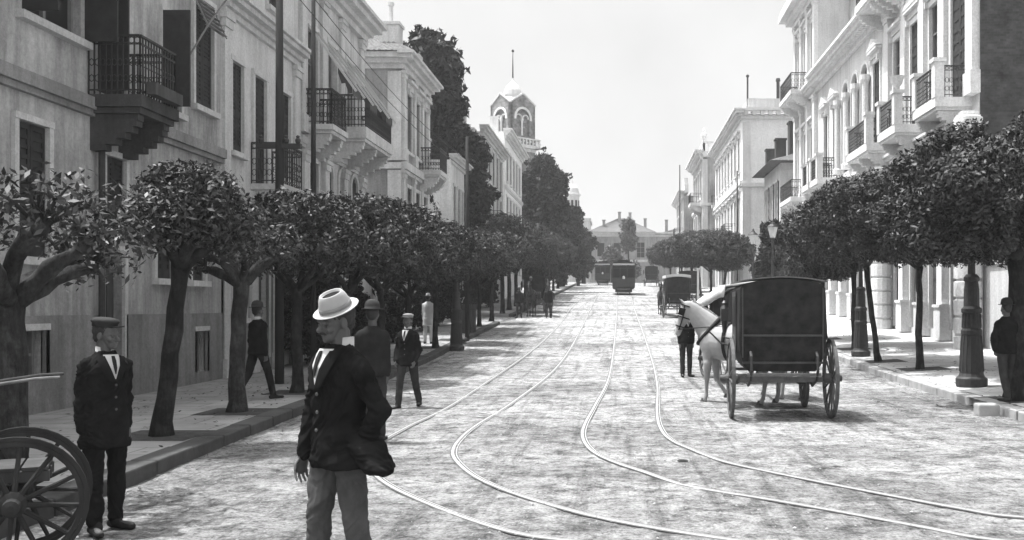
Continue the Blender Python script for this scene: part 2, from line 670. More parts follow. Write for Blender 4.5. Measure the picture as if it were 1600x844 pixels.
# cross kerb along the near end of the right pavement
kb = MB()
for i in range(9):
    kb.box(kr(14.8) + .02 + i * 1.0, kr(14.8) + .99 + i * 1.0, 14.5, 14.79, -.2, .15)
kb.build('kerb', M['kerb'], kind='structure', bevel=.02)

def smooth_line(pts, n=10):
    out = []
    P = [Vector(p) for p in pts]
    P = [P[0] * 2 - P[1]] + P + [P[-1] * 2 - P[-2]]
    for i in range(1, len(P) - 2):
        a, b, c, d = P[i - 1:i + 3]
        for k in range(n):
            t = k / n
            out.append(.5 * ((2 * b) + (c - a) * t + (2 * a - 5 * b + 4 * c - d) * t * t + (3 * b - a - 3 * c + d) * t ** 3))
    out.append(P[-2])
    return out

def rail(px, parent, side):
    pts = []
    for x, y in px:
        h = hit(x, y)
        pts.append((h[0], h[1], 0))
    far = {'A': -3.05, 'B': -1.85, 'C': -.17, 'D': 1.0}[side]
    for y in (60, 75, 90, 110, 134, 150):
        if y > pts[-1][1] + 6:
            pts.append((far, y, 0))
    L = smooth_line(pts, 12)
    mb = MB()
    for o0, o1, zt in ((-.022, .012, .012), (.034, .044, .010)):
        rows = []
        for i, p in enumerate(L):
            d = (L[min(i + 1, len(L) - 1)] - L[max(i - 1, 0)]).normalized()
            nrm = Vector((d.y, -d.x, 0))
            z = g(p.y)
            a = p + nrm * o0
            b = p + nrm * o1
            rows.append([(a.x, a.y, z - .04), (a.x, a.y, z + zt), (b.x, b.y, z + zt), (b.x, b.y, z - .04)])
        n0 = len(mb.v)
        for r_ in rows:
            mb.v.extend(r_)
        for i in range(len(rows) - 1):
            for k in range(4):
                k2 = (k + 1) % 4
                mb.f.append((n0 + i * 4 + k, n0 + i * 4 + k2, n0 + (i + 1) * 4 + k2, n0 + (i + 1) * 4 + k))
    rl = mb.build('rail', M['rail'], parent)
    mb = MB()
    for o0, o1, zt in ((-.040, -.023, .009), (.0125, .0335, .007), (.0445, .056, .009)):  # flat dark strips painting the shade in and beside the rail
        n0 = len(mb.v)
        for i, p in enumerate(L):
            d = (L[min(i + 1, len(L) - 1)] - L[max(i - 1, 0)]).normalized()
            nrm = Vector((d.y, -d.x, 0))
            z = g(p.y) + zt
            a, b = p + nrm * o0, p + nrm * o1
            mb.v += [(a.x, a.y, z), (b.x, b.y, z)]
        for i in range(len(L) - 1):
            mb.f.append((n0 + 2 * i, n0 + 2 * i + 1, n0 + 2 * i + 3, n0 + 2 * i + 2))
    mb.build('groove', M['groove'], rl)
    return rl

t = thing('tram_track', 'left tram track, its rails bending away beside the man in the pale hat', 'tram track', (0, 0, 0))
rail([(1120, 880), (980, 856), (830, 839), (740, 815), (650, 780), (600, 754), (575, 730), (568, 712), (585, 697), (640, 666), (700, 637), (760, 598), (800, 571), (850, 532), (880, 500)], t, 'A')
rail([(1250, 860), (1080, 836), (960, 815), (880, 796), (800, 771), (745, 747), (716, 724), (708, 707), (718, 688), (745, 665), (800, 630), (870, 574), (905, 520), (922, 484)], t, 'B')
t = thing('tram_track', 'right tram track, sweeping across the road in front of the standing coach', 'tram track', (0, 0, 0))
rail([(2300, 905), (1900, 880), (1560, 846), (1440, 825), (1300, 799), (1190, 780), (1120, 769), (1060, 757), (1010, 740), (955, 721), (924, 704), (911, 684), (914, 664), (930, 634), (951, 592), (959, 545), (962, 510), (964, 482)], t, 'C')
rail([(2300, 850), (1900, 828), (1600, 810), (1490, 794), (1320, 762), (1200, 738), (1130, 722), (1085, 705), (1050, 689), (1033, 671), (1027, 645), (1027, 600), (1018, 560), (1003, 515), (990, 480)], t, 'D')

# ------------------------------------------------------------------ facade kit
class Fac:
    """local frame of one wall: u along it, n outwards, z up"""
    def __init__(s, O, U, N, root, off):
        s.O, s.U, s.N = Vector(O), Vector(U), Vector(N)
        s.root, s.off = root, off
    def p(s, u, n, z):
        q = s.O + s.U * u + s.N * n
        return (q.x, q.y, z)
    def box(s, mb, u0, u1, n0, n1, z0, z1):
        c = [s.p(u, n, z) for z in (z0, z1) for (u, n) in ((u0, n0), (u1, n0), (u1, n1), (u0, n1))]
        mb.add(c, [(0, 3, 2, 1), (4, 5, 6, 7), (0, 1, 5, 4), (1, 2, 6, 5), (2, 3, 7, 6), (3, 0, 4, 7)])
    def build(s, mb, name, mat, parent=None, **k):
        if mb.v:
            return mb.build(name, mat, parent or s.root, s.off, **k)

def wall(F, u0, u1, z0, z1, ops, depth, mat, name='wall', thick=.2, parent=None):
    """ops: (u0,u1,z0,z1[,'arch']) openings with real reveals"""
    mb = MB()
    ex = []
    for o in ops:
        if len(o) > 4:
            ex.append((o[0], o[1], o[2], o[3] + (o[1] - o[0]) / 2 + .02))
        else:
            ex.append(o[:4])
    us = sorted(set([u0, u1] + [o[0] for o in ex] + [o[1] for o in ex]))
    zs = sorted(set([z0, z1] + [o[2] for o in ex] + [o[3] for o in ex]))
    us = [u for u in us if u0 <= u <= u1]
    zs = [z for z in zs if z0 <= z <= z1]
    for a, b in zip(us, us[1:]):
        run = None
        for c, d in list(zip(zs, zs[1:])) + [(None, None)]:
            solid = c is not None and not any(o[0] < (a + b) / 2 < o[1] and o[2] < (c + d) / 2 < o[3] for o in ex)
            if solid:
                run = (run[0], d) if run else (c, d)
            elif run:
                mb.quad(F.p(a, 0, run[0]), F.p(b, 0, run[0]), F.p(b, 0, run[1]), F.p(a, 0, run[1]))
                run = None
    for o, e in zip(ops, ex):
        a, b, c, d = o[:4]
        t = -thick
        mb.quad(F.p(a, 0, c), F.p(a, t, c), F.p(a, t, d), F.p(a, 0, d))
        mb.quad(F.p(b, 0, c), F.p(b, t, c), F.p(b, t, d), F.p(b, 0, d))
        mb.quad(F.p(a, 0, c), F.p(b, 0, c), F.p(b, t, c), F.p(a, t, c))
        if len(o) == 4:
            mb.quad(F.p(a, 0, d), F.p(b, 0, d), F.p(b, t, d), F.p(a, t, d))
        else:
            m, r, K = (a + b) / 2, (b - a) / 2, 12
            for k in range(K):
                t0, t1 = PI * k / K, PI * (k + 1) / K
                x0, y0, x1, y1 = m - r * math.cos(t0), d + r * math.sin(t0), m - r * math.cos(t1), d + r * math.sin(t1)
                mb.quad(F.p(x0, 0, y0), F.p(x1, 0, y1), F.p(x1, 0, e[3]), F.p(x0, 0, e[3]))
                mb.quad(F.p(x0, 0, y0), F.p(x1, 0, y1), F.p(x1, t, y1), F.p(x0, t, y0))
    D = -depth
    mb.quad(F.p(u0, 0, z0), F.p(u0, D, z0), F.p(u0, D, z1), F.p(u0, 0, z1))
    mb.quad(F.p(u1, 0, z0), F.p(u1, D, z0), F.p(u1, D, z1), F.p(u1, 0, z1))
    mb.quad(F.p(u0, D, z0), F.p(u1, D, z0), F.p(u1, D, z1), F.p(u0, D, z1))
    mb.quad(F.p(u0, 0, z1), F.p(u1, 0, z1), F.p(u1, D, z1), F.p(u0, D, z1))
    return F.build(mb, name, mat, parent)

def leaf_panel(mb, F, u0, u1, n0, z0, z1, perp=False, slats=14, t=.04):
    """louvred shutter leaf, flat on the wall plane (u0..u1) or standing out from it (n0..n0+width)"""
    w = u1 - u0
    def bx(a, b, c, d, e, f):
        if perp:
            F.box(mb, u0 + c, u0 + d, n0 + a, n0 + b, e, f)
        else:
            F.box(mb, u0 + a, u0 + b, n0 + c, n0 + d, e, f)
    st = min(.07, w * .16)
    bx(0, st, 0, t, z0, z1)
    bx(w - st, w, 0, t, z0, z1)
    bx(st, w - st, 0, t, z0, z0 + .12)
    bx(st, w - st, 0, t, z1 - .09, z1)
    zm = z0 + (z1 - z0) * .45
    bx(st, w - st, 0, t, zm - .05, zm + .05)
    h = (z1 - z0 - .21) / slats
    for i in range(slats):
        zz = z0 + .12 + h * i
        bx(st, w - st, .004, t * .45, zz, zz + h)
        bx(st, w - st, t * .45, t * .9, zz, zz + h * .45)

def opening(F, o, style='glass', trim=None, trimw=.13, sill=True, ped=None, shut=None, slats=14, near=True, thick=.2, leafw=None):
    """fills one opening; everything hangs under a part called window or door"""
    a, b, c, d = o[:4]
    arch = len(o) > 4
    top = d + (b - a) / 2 if arch else d
    mb = MB()
    fn = -thick * .75
    if style == 'door':
        F.box(mb, a, b, fn - .06, fn, c, top)
        w = (b - a) / 2
        for s_ in (a, a + w):
            for zz0, zz1 in ((c + .12, c + (d - c) * .3), (c + (d - c) * .36, c + (d - c) * .75)):
                F.box(mb, s_ + .1 * w + .03, s_ + w - .1 * w - .03, fn, fn + .03, zz0, zz1)
        win = F.build(mb, 'door', M['wood'])
    else:
        F.box(mb, a, b, fn - .06, fn - .03, c, top)
        win = F.build(mb, 'window', M['glass'])
    if style in ('glass', 'door', 'open'):
        mb = MB()
        if style != 'door':
            m = (a + b) / 2
            for u in (a + .03, m, b - .03):
                F.box(mb, u - .035, u + .035, fn - .03, fn + .03, c, top)
            nz = max(2, int((d - c) / .8))
            for k in range(nz + 1):
                zz = c + (d - c) * k / nz
                F.box(mb, a + .065, m - .035, fn - .028, fn + .02, zz - .02, zz + .025)
                F.box(mb, m + .035, b - .065, fn - .028, fn + .02, zz - .02, zz + .025)
            F.build(mb, 'window_frame', M['frame'], win)
    sh = shut or M['shut']
    m = (a + b) / 2
    if style == 'shut':
        for (p, q) in ((a + .01, m - .008), (m + .008, b - .01)):
            mb = MB()
            leaf_panel(mb, F, p, q, -.055, c + .01, top - .01, slats=slats)
            F.build(mb, 'shutter', sh, win)
    if style == 'open':
        w = leafw or (b - a) / 2
        for u in (a - .045, b + .005):
            mb = MB()
            leaf_panel(mb, F, u, u + w, .012, c, d, perp=True, slats=slats)
            F.build(mb, 'shutter', sh, win)
    if style == 'near':
        mb = MB()
        leaf_panel(mb, F, a - .045, a - .045 + .56, .012, c, d, perp=True, slats=slats)
        F.build(mb, 'shutter', sh, win)
        mb = MB()
        leaf_panel(mb, F, a + .02, b - .02, -.055, c + .01, top - .01, slats=slats)
        F.build(mb, 'shutter', sh, win)
    if style == 'flat':
        w = (b - a) / 2
        for u in (a - w - .02, b + .02):
            mb = MB()
            leaf_panel(mb, F, u, u + w, .015, c, d, slats=slats)
            F.build(mb, 'shutter', sh, win)
    if trim is not None:
        mb = MB()
        F.box(mb, a - trimw, a - .002, -.02, .06, c, d)
        F.box(mb, b + .002, b + trimw, -.02, .06, c, d)
        if not arch:
            F.box(mb, a - trimw, b + trimw, -.02, .075, d + .002, d + trimw)
        else:
            r, K = (b - a) / 2, 12
            for k in range(K):
                t0, t1 = PI * k / K, PI * (k + 1) / K
                P_ = []
                for rr in (r + .003, r + trimw):
                    for tt in (t0, t1):
                        for nn in (0, .06):
                            P_.append(F.p(m - rr * math.cos(tt), nn, d + rr * math.sin(tt)))
                mb.add(P_, [(0, 2, 3, 1), (4, 5, 7, 6), (1, 3, 7, 5), (0, 4, 6, 2)])
        F.build(mb, 'surround', trim, win)
    if sill:
        mb = MB()
        F.box(mb, a - .12, b + .12, -.1, .14, c - .12, c - .003)
        F.build(mb, 'sill', trim or M['trimL'], win)
    if ped:
        mb = MB()
        zz = top + trimw + .25
        F.box(mb, a - .22, b + .22, 0, .28, zz, zz + .12)
        F.box(mb, a - .16, b + .16, 0, .12, zz - .22, zz - .002)
        if ped == 'tri':
            for nn0, nn1 in ((0, .3),):
                A = [F.p(a - .26, nn0, zz + .125), F.p(b + .26, nn0, zz + .125), F.p(m, nn0, zz + .55),
                     F.p(a - .26, nn1, zz + .125), F.p(b + .26, nn1, zz + .125), F.p(m, nn1, zz + .55)]
                mb.add(A, [(0, 1, 2), (3, 5, 4), (0, 3, 4, 1), (1, 4, 5, 2), (2, 5, 3, 0)])
        for u in (a - .13, b + .03):
            F.box(mb, u, u + .1, 0, .2, zz - .45, zz - .225)
        F.build(mb, 'pediment', trim, win)
    return win

def cornice(F, u0, u1, z, s=1., mat=None, dent=0, name='cornice', parent=None, ends=True):
    mb = MB()
    for n, za, zb in ((.10, 0, .14), (.2, .142, .26), (.36, .262, .38), (.46, .382, .46)):
        e = n * s if ends else 0
        F.box(mb, u0 - e, u1 + e, -.05, n * s, z + za * s, z + zb * s)
    if dent:
        u = u0
        while u < u1:
            F.box(mb, u, u + dent * .5, .1 * s + .002, .3 * s, z + .13 * s, z + .26 * s - .003)
            u += dent
    return F.build(mb, name, mat or M['trimL'], parent)

def string(F, u0, u1, z, n=.12, h=.18, mat=None):
    mb = MB()
    F.box(mb, u0, u1, -.02, n, z, z + h)
    F.box(mb, u0, u1, -.02, n * .6, z - h * .5, z - .002)
    return F.build(mb, 'string_course', mat or M['trimL'])

def balcony(F, u0, u1, z, dep=.95, th=.16, mat=None, fancy=True, step=.12, hrail=.98, solid=False):
    mat = mat or M['trimL']
    mb = MB()
    F.box(mb, u0, u1, 0, dep, z - th, z)
    F.box(mb, u0 + .06, u1 - .06, 0, dep - .06, z - th - .1, z - th - .002)
    b = F.build(mb, 'balcony', mat)
    k = max(2, int((u1 - u0) / 1.3) + 1)
    for i in range(k):
        u = u0 + .12 + (u1 - u0 - .44) * i / (k - 1)
        mb = MB()
        # scrolled bracket: stepped quarter profile
        for q in range(6):
            t0 = q / 6
            n1 = (dep - .12) * math.cos(t0 * PI / 2 * .95)
            F.box(mb, u, u + .2, -.02, max(.06, n1), z - th - .105 - (q + 1) * .1, z - th - .105 - q * .1 - (.002 if q else 0))
        F.build(mb, 'bracket', mat, b)
    mb = MB()
    e = .05
    path = [(u0 + e, 0.02), (u0 + e, dep - e), (u1 - e, dep - e), (u1 - e, .02)]
    for (ua, na), (ub, nb) in zip(path, path[1:]):
        for zz, w in ((z + .08, .028), (z + hrail - .14, .022), (z + hrail, .045)):
            mb.bar(F.p(ua, na, zz), F.p(ub, nb, zz), w, w * .8)
        L = math.hypot(ub - ua, nb - na)
        n = max(2, int(L / step))
        for i in range(n + 1):
            t = i / n
            u, nn = ua + (ub - ua) * t, na + (nb - na) * t
            mb.bar(F.p(u, nn, z), F.p(u, nn, z + hrail), .02)
            if fancy and i < n:
                # scroll ring between the bars
                u2, n2 = ua + (ub - ua) * (t + .5 / n), na + (nb - na) * (t + .5 / n)
                du, dn = (ub - ua) / L, (nb - na) / L
                for zc, rr in ((z + hrail * .28, step * .42), (z + hrail * .55, step * .42), (z + hrail - .075, .05)):
                    q = [F.p(u2 + du * rr * math.cos(a), n2 + dn * rr * math.cos(a), zc + rr * 1.5 * math.sin(a) if rr != .05 else zc + rr * math.sin(a)) for a in [2 * PI * j / 8 for j in range(8)]]
                    mb.tube(q, .008, 4, closed=True)
    if solid:
        pass
    F.build(mb, 'railing', M['iron'], b)
    return b

def tiled_slope(mb, a, b, c, d, pitch=.24, amp=.035):
    """corrugated tile plane between eave a-b and ridge d-c"""
    a, b, c, d = map(Vector, (a, b, c, d))
    W = (b - a).length
    n = max(2, int(W / pitch)) * 4
    nr = (b - a).cross(d - a).normalized()
    if nr.z < 0:
        nr = -nr
    rows = []
    R_ = 8
    for j in range(R_ + 1):
        t = j / R_
        row = []
        for i in range(n + 1):
            s = i / n
            p = (a + (b - a) * s) * (1 - t) + (d + (c - d) * s) * t
            p += nr * (amp * abs(math.sin(PI * s * n / 4)) + .02 * (j % 2))
            row.append(p)
        rows.append(row)
    n0 = len(mb.v)
    for r_ in rows:
        mb.v.extend([tuple(p) for p in r_])
    m = n + 1
    for j in range(R_):
        for i in range(n):
            mb.f.append((n0 + j * m + i, n0 + j * m + i + 1, n0 + (j + 1) * m + i + 1, n0 + (j + 1) * m + i))

def hip_roof(F, u0, u1, depth, z0, h, over=.45, parent=None, mat=None):
    mb = MB()
    a, b = F.p(u0 - over, over, z0), F.p(u1 + over, over, z0)
    c, d = F.p(u1 + over, -depth - over, z0), F.p(u0 - over, -depth - over, z0)
    W, D = u1 - u0, depth
    if W > D:
        r0, r1 = F.p(u0 + D / 2, -D / 2, z0 + h), F.p(u1 - D / 2, -D / 2, z0 + h)
        tiled_slope(mb, a, b, r1, r0)
        tiled_slope(mb, c, d, r0, r1)
        tiled_slope(mb, d, a, r0, r0)
        tiled_slope(mb, b, c, r1, r1)
    else:
        m = (u0 + u1) / 2
        r0, r1 = F.p(m, -W / 2, z0 + h), F.p(m, -D + W / 2, z0 + h)
        tiled_slope(mb, a, b, r0, r0)
        tiled_slope(mb, b, c, r1, r0)
        tiled_slope(mb, c, d, r1, r1)
        tiled_slope(mb, d, a, r0, r1)
    mb.quad(a, b, c, d)
    return F.build(mb, 'roof', mat or M['tile'], parent)

def chimney(F, u, n, z0, z1, w=.6, mat=None, pipe=0, parent=None):
    mb = MB()
    F.box(mb, u - w / 2, u + w / 2, n - w / 2, n + w / 2, z0, z1)
    F.box(mb, u - w / 2 - .06, u + w / 2 + .06, n - w / 2 - .06, n + w / 2 + .06, z1 + .002, z1 + .12)
    if pipe:
        c = F.p(u, n, 0)
        mb.lathe([(.09, 0), (.09, pipe), (.14, pipe + .01), (.14, pipe + .12), (.02, pipe + .14)], (c[0], c[1], z1 + .12), 8)
    return F.build(mb, 'chimney', mat or M['plD'], parent)

def pilaster(_, F, u0, u1, n, z0, z1, basez=.5):
    mb = MB()
    if F.N.x < 0:
        n = min(n, .22)
    F.box(mb, u0, u1, -.02, n, z0 + basez, z1 - .3)
    F.box(mb, u0 - .07, u1 + .07, -.02, n + .07, z0, z0 + basez - .002)
    F.box(mb, u0 - .04, u1 + .04, -.02, n + .04, z1 - .298, z1 - .12)
    F.box(mb, u0 - .08, u1 + .08, -.02, n + .08, z1 - .118, z1)
    F.build(mb, 'pilaster', M['trimR'] if F.N.x < 0 else M['trimL'])

XL = -8.8
def lbuild(name, label, u0, xf=XL):
    t = thing(name, label, 'building', (xf, u0, g(u0)))
    return t, Fac((xf, 0, 0), (0, 1, 0), (1, 0, 0), t, (xf, u0, g(u0)))
def rbuild(name, label, u0, xf):
    t = thing(name, label, 'building', (xf, u0, g(u0)))
    return t, Fac((xf, 0, 0), (0, 1, 0), (-1, 0, 0), t, (xf, u0, g(u0)))

# ---- left 1: the big grey house with the dark balcony
B, F = lbuild('town_house', 'grey stucco house at the left edge with a heavy dark balcony and dark open shutters', 3)
opsW = [(14.1, 15.7, 6.1, 8.4), (16.15, 17.05, 5.4, 8.5), (18.45, 19.2, 5.6, 7.45), (19.85, 20.75, 5.95, 8.2), (9.5, 10.8, 6.1, 8.4), (11.8, 13.1, 6.1, 8.4),
        (14.0, 14.75, 2.5, 4.5), (16.4, 17.05, 3.1, 4.35), (18.2, 18.85, 2.3, 4.3), (19.7, 20.3, 2.3, 4.3), (16.35, 17.0, .35, 2.72), (9.5, 10.4, 2.4, 4.4), (11.9, 12.8, 2.4, 4.4),
        (14.1, 14.65, .65, 1.4), (19.9, 20.4, .4, 1.25)]
wall(F, 3, 21.2, -.2, 9.8, opsW, 9, M['plA'])
for i, o in enumerate(opsW):
    st = ['open', 'near', 'near', 'shut', 'open', 'open', 'shut', 'shut', 'shut', 'shut', 'door', 'shut', 'shut', 'glass', 'glass'][i]
    opening(F, o, st, M['trimL'] if o[3] > 8.1 or o[3] < 4.4 else M['trimL'], .1, sill=(o[2] > 5.5 or 2 < o[2] < 3.2), slats=22 if o[3] - o[2] > 2 else 12, leafw=.58 if st == 'open' else None)
mb = MB()
F.box(mb, 3, 21.18, 0, .05, -.2, 1.62)
# plinth openings are cut by building it in strips
mb = MB()
for a, b in ((3, 14.1), (14.65, 16.3), (17.05, 19.9), (20.4, 21.19)):
    F.box(mb, a, b, -.02, .06, -.2, 1.62)
F.box(mb, 14.1, 14.65, -.02, .06, -.2, .64)
F.box(mb, 19.9, 20.4, -.02, .06, -.2, .39)
F.box(mb, 19.9, 20.4, -.02, .06, 1.26, 1.62)
F.box(mb, 14.1, 14.65, -.02, .06, 1.41, 1.62)
F.build(mb, 'plinth', M['plX'])
string(F, 3, 21.2, 5.02, .15, .2, M['plD'])
cornice(F, 3, 21.2, 9.4, 1.2, M['trimL'])
b = balcony(F, 15.85, 17.2, 5.27, .92, .2, M['darkst'], True, .09)
# cluttered balcony underside: heavy scrolls already, add planted boxes hanging on the rail
mb = MB()
F.box(mb, 16.0, 17.0, .93, 1.08, 5.3, 5.5)
F.build(mb, 'flower_box', M['wood'], b)
mb = MB()
mb.tube([F.p(16.12, .12, z) for z in (.2, 1.5, 3.2, 4.9)], .055, 8)
F.build(mb, 'drainpipe', M['iron'])
mb = MB()
for k in range(6):
    mb.bar(F.p(19.85, .04 + k * .05, 8.15 - k * .11), F.p(20.75, .04 + k * .05, 8.15 - k * .11), .10, .012)
mb.bar(F.p(19.84, .02, 8.2), F.p(19.84, .32, 7.55), .025)
mb.bar(F.p(20.76, .02, 8.2), F.p(20.76, .32, 7.55), .025)
F.build(mb, 'sun_blind', M['plD'])
mb = MB()
mb.tube([F.p(19.2, .1, 6.6), F.p(19.45, .5, 7.5), F.p(19.6, 1.2, 8.6), F.p(19.8, 1.7, 9.6)], .018, 6)
F.build(mb, 'flagpole', M['plX'])

# ---- left 2
B, F = lbuild('town_house', 'pale three storey house with tall closed shutters and a small balcony, second from the left', 21.2)
ops = [(21.75, 22.4, 5.3, 7.35), (23.1, 23.85, 4.75, 7.35), (24.9, 25.6, 5.1, 7.35), (21.8, 22.5, 1.5, 3.8), (23.3, 24.0, .5, 3.8), (24.9, 25.6, 1.5, 3.8), (22.2, 22.9, 9.3, 10.3), (24.0, 24.7, 9.3, 10.3)]
wall(F, 21.21, 26.35, -.2, 10.6, ops, 9, M['plB'])
for i, o in enumerate(ops):
    opening(F, o, 'door' if i == 4 else 'shut', M['trimL'], .12, sill=i not in (1, 4), slats=18)
mb = MB()
for a_, b_ in ((21.25, 21.8), (22.5, 23.3), (24.0, 24.9), (25.6, 26.3)):
    F.box(mb, a_, b_, -.02, .05, -.2, 3.9)
F.build(mb, 'plinth', M['plX'])
cornice(F, 21.25, 26.3, 8.3, .95, M['trimL'], ends=False)
string(F, 21.25, 26.3, 4.35, .1, .16)
balcony(F, 22.9, 24.4, 4.7, .8, .14, M['trimL'], True, .12)
cornice(F, 21.25, 26.3, 10.5, .8, M['trimL'], ends=False)
mb = MB()
pilaster(mb, F, 21.25, 21.6, .08, .1, 8.28)
pilaster(mb, F, 25.9, 26.3, .08, .1, 8.28)
pilaster(mb, F, 22.75, 23.0, .12, .1, 4.2)
pilaster(mb, F, 24.3, 24.6, .12, .1, 4.2)
F.build(mb, 'pilaster', M['trimL'])

# ---- left 3: awnings
B, F = lbuild('town_house', 'tall house with slanting scalloped window awnings and a dark iron balcony', 26.4)
ops = [(27.0, 27.9, 6.9, 9.7), (28.9, 29.8, 7.3, 9.7), (30.9, 31.8, 7.3, 9.7), (27.2, 27.95, 3.9, 5.9), (28.7, 29.4, 4.0, 5.7, 'arch'), (30.1, 30.8, 4.0, 5.7, 'arch'), (31.5, 32.2, 4.0, 5.7, 'arch'),
       (27.2, 28.1, .7, 3.1), (29.2, 30.1, .7, 3.1), (31.2, 32.1, .7, 3.1)]
wall(F, 26.4, 33, -.2, 11.3, ops, 9, M['plC'])
for i, o in enumerate(ops):
    opening(F, o, 'glass' if i < 3 else 'shut', M['trimL'], .14, sill=i > 2, slats=14)
cornice(F, 26.4, 33, 10.85, 1.5, M['trimL'])
string(F, 26.45, 32.95, 6.3, .1, .2)
mb = MB()
for a_, b_ in ((26.42, 27.2), (28.1, 29.2), (30.1, 31.2), (32.1, 32.98)):
    F.box(mb, a_, b_, -.02, .05, -.2, 3.3)
F.build(mb, 'plinth', M['plX'])
mb = MB()
for u in (26.45, 28.25, 30.15, 32.5):
    pilaster(mb, F, u, u + .42, .09, 6.6, 10.8)
for u in (26.5, 28.4, 30.35, 32.4):
    pilaster(mb, F, u, u + .4, .13, .1, 6.1)
F.build(mb, 'pilaster', M['trimL'])
balcony(F, 26.7, 28.2, 6.85, .85, .15, M['trimL'], True, .1)
balcony(F, 29.2, 32.6, 7.24, 1.12, .34, M['trimL'], True, .1)
for ua, ub in ((27.0, 27.85), (28.9, 29.75), (30.9, 31.75)):
    mb = MB()
    A, Bq, Cq, Dq = F.p(ua, .03, 9.75), F.p(ub, .03, 9.75), F.p(ub, 1.3, 7.95), F.p(ua, 1.3, 7.95)
    n = 14
    ZT, NT = 8.55, .877      # cloth is rolled up except for its lower third
    for i in range(n):
        s0, s1 = i / n, (i + 1) / n
        u0_, u1_ = ua + (ub - ua) * s0, ua + (ub - ua) * s1
        um = (u0_ + u1_) / 2
        mb.quad(F.p(u0_, NT, ZT), F.p(u1_, NT, ZT), F.p(u1_, 1.3, 7.95), F.p(u0_, 1.3, 7.95))
        mb.add([F.p(u0_, 1.31, 7.96), F.p(u1_, 1.31, 7.96), F.p(u1_, 1.31, 7.76), F.p(um, 1.31, 7.64), F.p(u0_, 1.31, 7.76)], [(0, 1, 2, 3, 4)])
    for k in range(4, 6):   # scalloped side valance
        n0_, n1_ = .1 + k * .2, .1 + (k + 1) * .2
        z0_, z1_ = 9.75 - (n0_ - .03) * 1.417, 9.75 - (n1_ - .03) * 1.417
        mb.add([F.p(ua, n0_, z0_), F.p(ua, n1_, z1_), F.p(ua, n1_, z1_ - .18), F.p(ua, (n0_ + n1_) / 2, (z0_ + z1_) / 2 - .34), F.p(ua, n0_, z0_ - .18)], [(0, 1, 2, 3, 4)])
    aw = F.build(mb, 'awning', M['awn'])
    for u in (ua - .03, ub + .03):
        mb = MB()
        mb.bar(F.p(u, 0, 9.8), F.p(u, 1.42, 7.82), .075, .06)
        F.build(mb, 'awning_arm', M['white'], aw)

# ---- left 4: corner villa with tiled roof
B, F = lbuild('villa', 'corner villa with white pilasters, tiled roof and chimney in front of the dark tall trees', 38.9)
gz = g(40)
ops = [(39.7, 40.6, 8.2, 10.6), (41.35, 42.25, 8.2, 10.6), (42.95, 43.7, 8.2, 10.6), (39.7, 40.6, 4.2, 6.7), (41.35, 42.25, 4.2, 6.7), (42.95, 43.7, 4.2, 6.7), (39.7, 40.6, 1.2, 3.3), (42.0, 43.0, .9, 3.3)]
wall(F, 38.9, 44.2, -.2, 11.4, ops, 7, M['plD'])
for i, o in enumerate(ops):
    opening(F, o, 'glass' if i < 3 else 'shut', M['trimL'], .14, slats=9, ped='flat' if i < 3 else None)
mb = MB()
for u in (38.92, 40.85, 42.5, 43.8):
    pilaster(mb, F, u, u + .36, .12, 7.7, 11.35)
    pilaster(mb, F, u, u + .36, .1, .5, 7.3)
F.build(mb, 'pilaster', M['trimL'])
cornice(F, 38.9, 44.2, 11.4, 1.35, M['trimL'])
string(F, 38.85, 44.2, 7.35, .22, .3)
FS = Fac((XL, 38.9, 0), (-1, 0, 0), (0, -1, 0), B, F.off)
mb = MB()
for n0_, za, zb in ((.13, 11.4, 11.6), (.3, 11.602, 11.78), (.5, 11.782, 12.0)):
    FS.box(mb, -.0, 7, -.02, n0_, za, zb)
FS.box(mb, 0, 7, -.02, .16, 7.35, 7.6)
FS.box(mb, 0, .55, -.02, .1, .3, 7.3)
FS.box(mb, 0, .55, -.02, .1, 7.7, 11.3)
FS.build(mb, 'side_moulding', M['trimL'])
hip_roof(F, 38.9, 44.2, 7, 12.0, 2.0, .6)
chimney(F, 39.6, -.6, 12.1, 13.3, .8, M['trimL'], .75)
chimney(F, 43.4, -.5, 12.1, 13.0, .6, M['trimL'])
balcony(F, 42.3, 44.1, 7.8, .95, .2, M['trimL'], True, .12)

# ---- left 5..7
B, F = lbuild('town_house', 'low plain house between the corner villa and the ivy covered wall', 50.4)
ops = [(51.0, 51.7, 5.7, 8.2), (52.3, 53.0, 5.7, 8.2), (53.5, 54.1, 5.7, 8.2), (51.2, 52, 2.4, 4.6), (53.2, 54, 2.4, 4.6)]
wall(F, 50.4, 54.6, 0, 9.5, ops, 7, M['plB'])
for o in ops:
    opening(F, o, 'shut', M['trimL'], .13, slats=7)
cornice(F, 50.4, 54.6, 9.3, 1., M['trimL'])
chimney(F, 51, -1.5, 9.4, 10.6, .5)
string(F, 50.4, 54.6, 5.1)
B, F = lbuild('town_house', 'narrow grey house with a small balcony, left of the church tower', 61.4)
ops = [(62.4 + 2.1 * k, 63.4 + 2.1 * k, z, z + 2.3) for k in range(5) for z in (4., 7.3, 10.2)]
wall(F, 61.4, 73, 0, 13, ops, 8, M['plC'])
for o in ops:
    opening(F, o, 'shut', M['trimL'], .15, slats=5)
cornice(F, 61.4, 73, 12.8, 1.2)
string(F, 61.4, 73, 6.7)
balcony(F, 64, 66.5, 7.2, 1.0, .2, M['trimL'], False, .2)
balcony(F, 68.5, 71, 7.2, 1.0, .2, M['trimL'], False, .2)
chimney(F, 62.4, -1.5, 12.9, 14.2, .7)
chimney(F, 66.4, -1.5, 12.9, 14.0, .6)
B, F = lbuild('town_house', 'tall pale house standing in front of the church tower', 74)
ops = [(75 + 2.3 * k, 76.1 + 2.3 * k, z, z + 2.4) for k in range(5) for z in (4.6, 8., 11.6)]
wall(F, 74, 87, 0, 15.2, ops, 3.2, M['plV'])
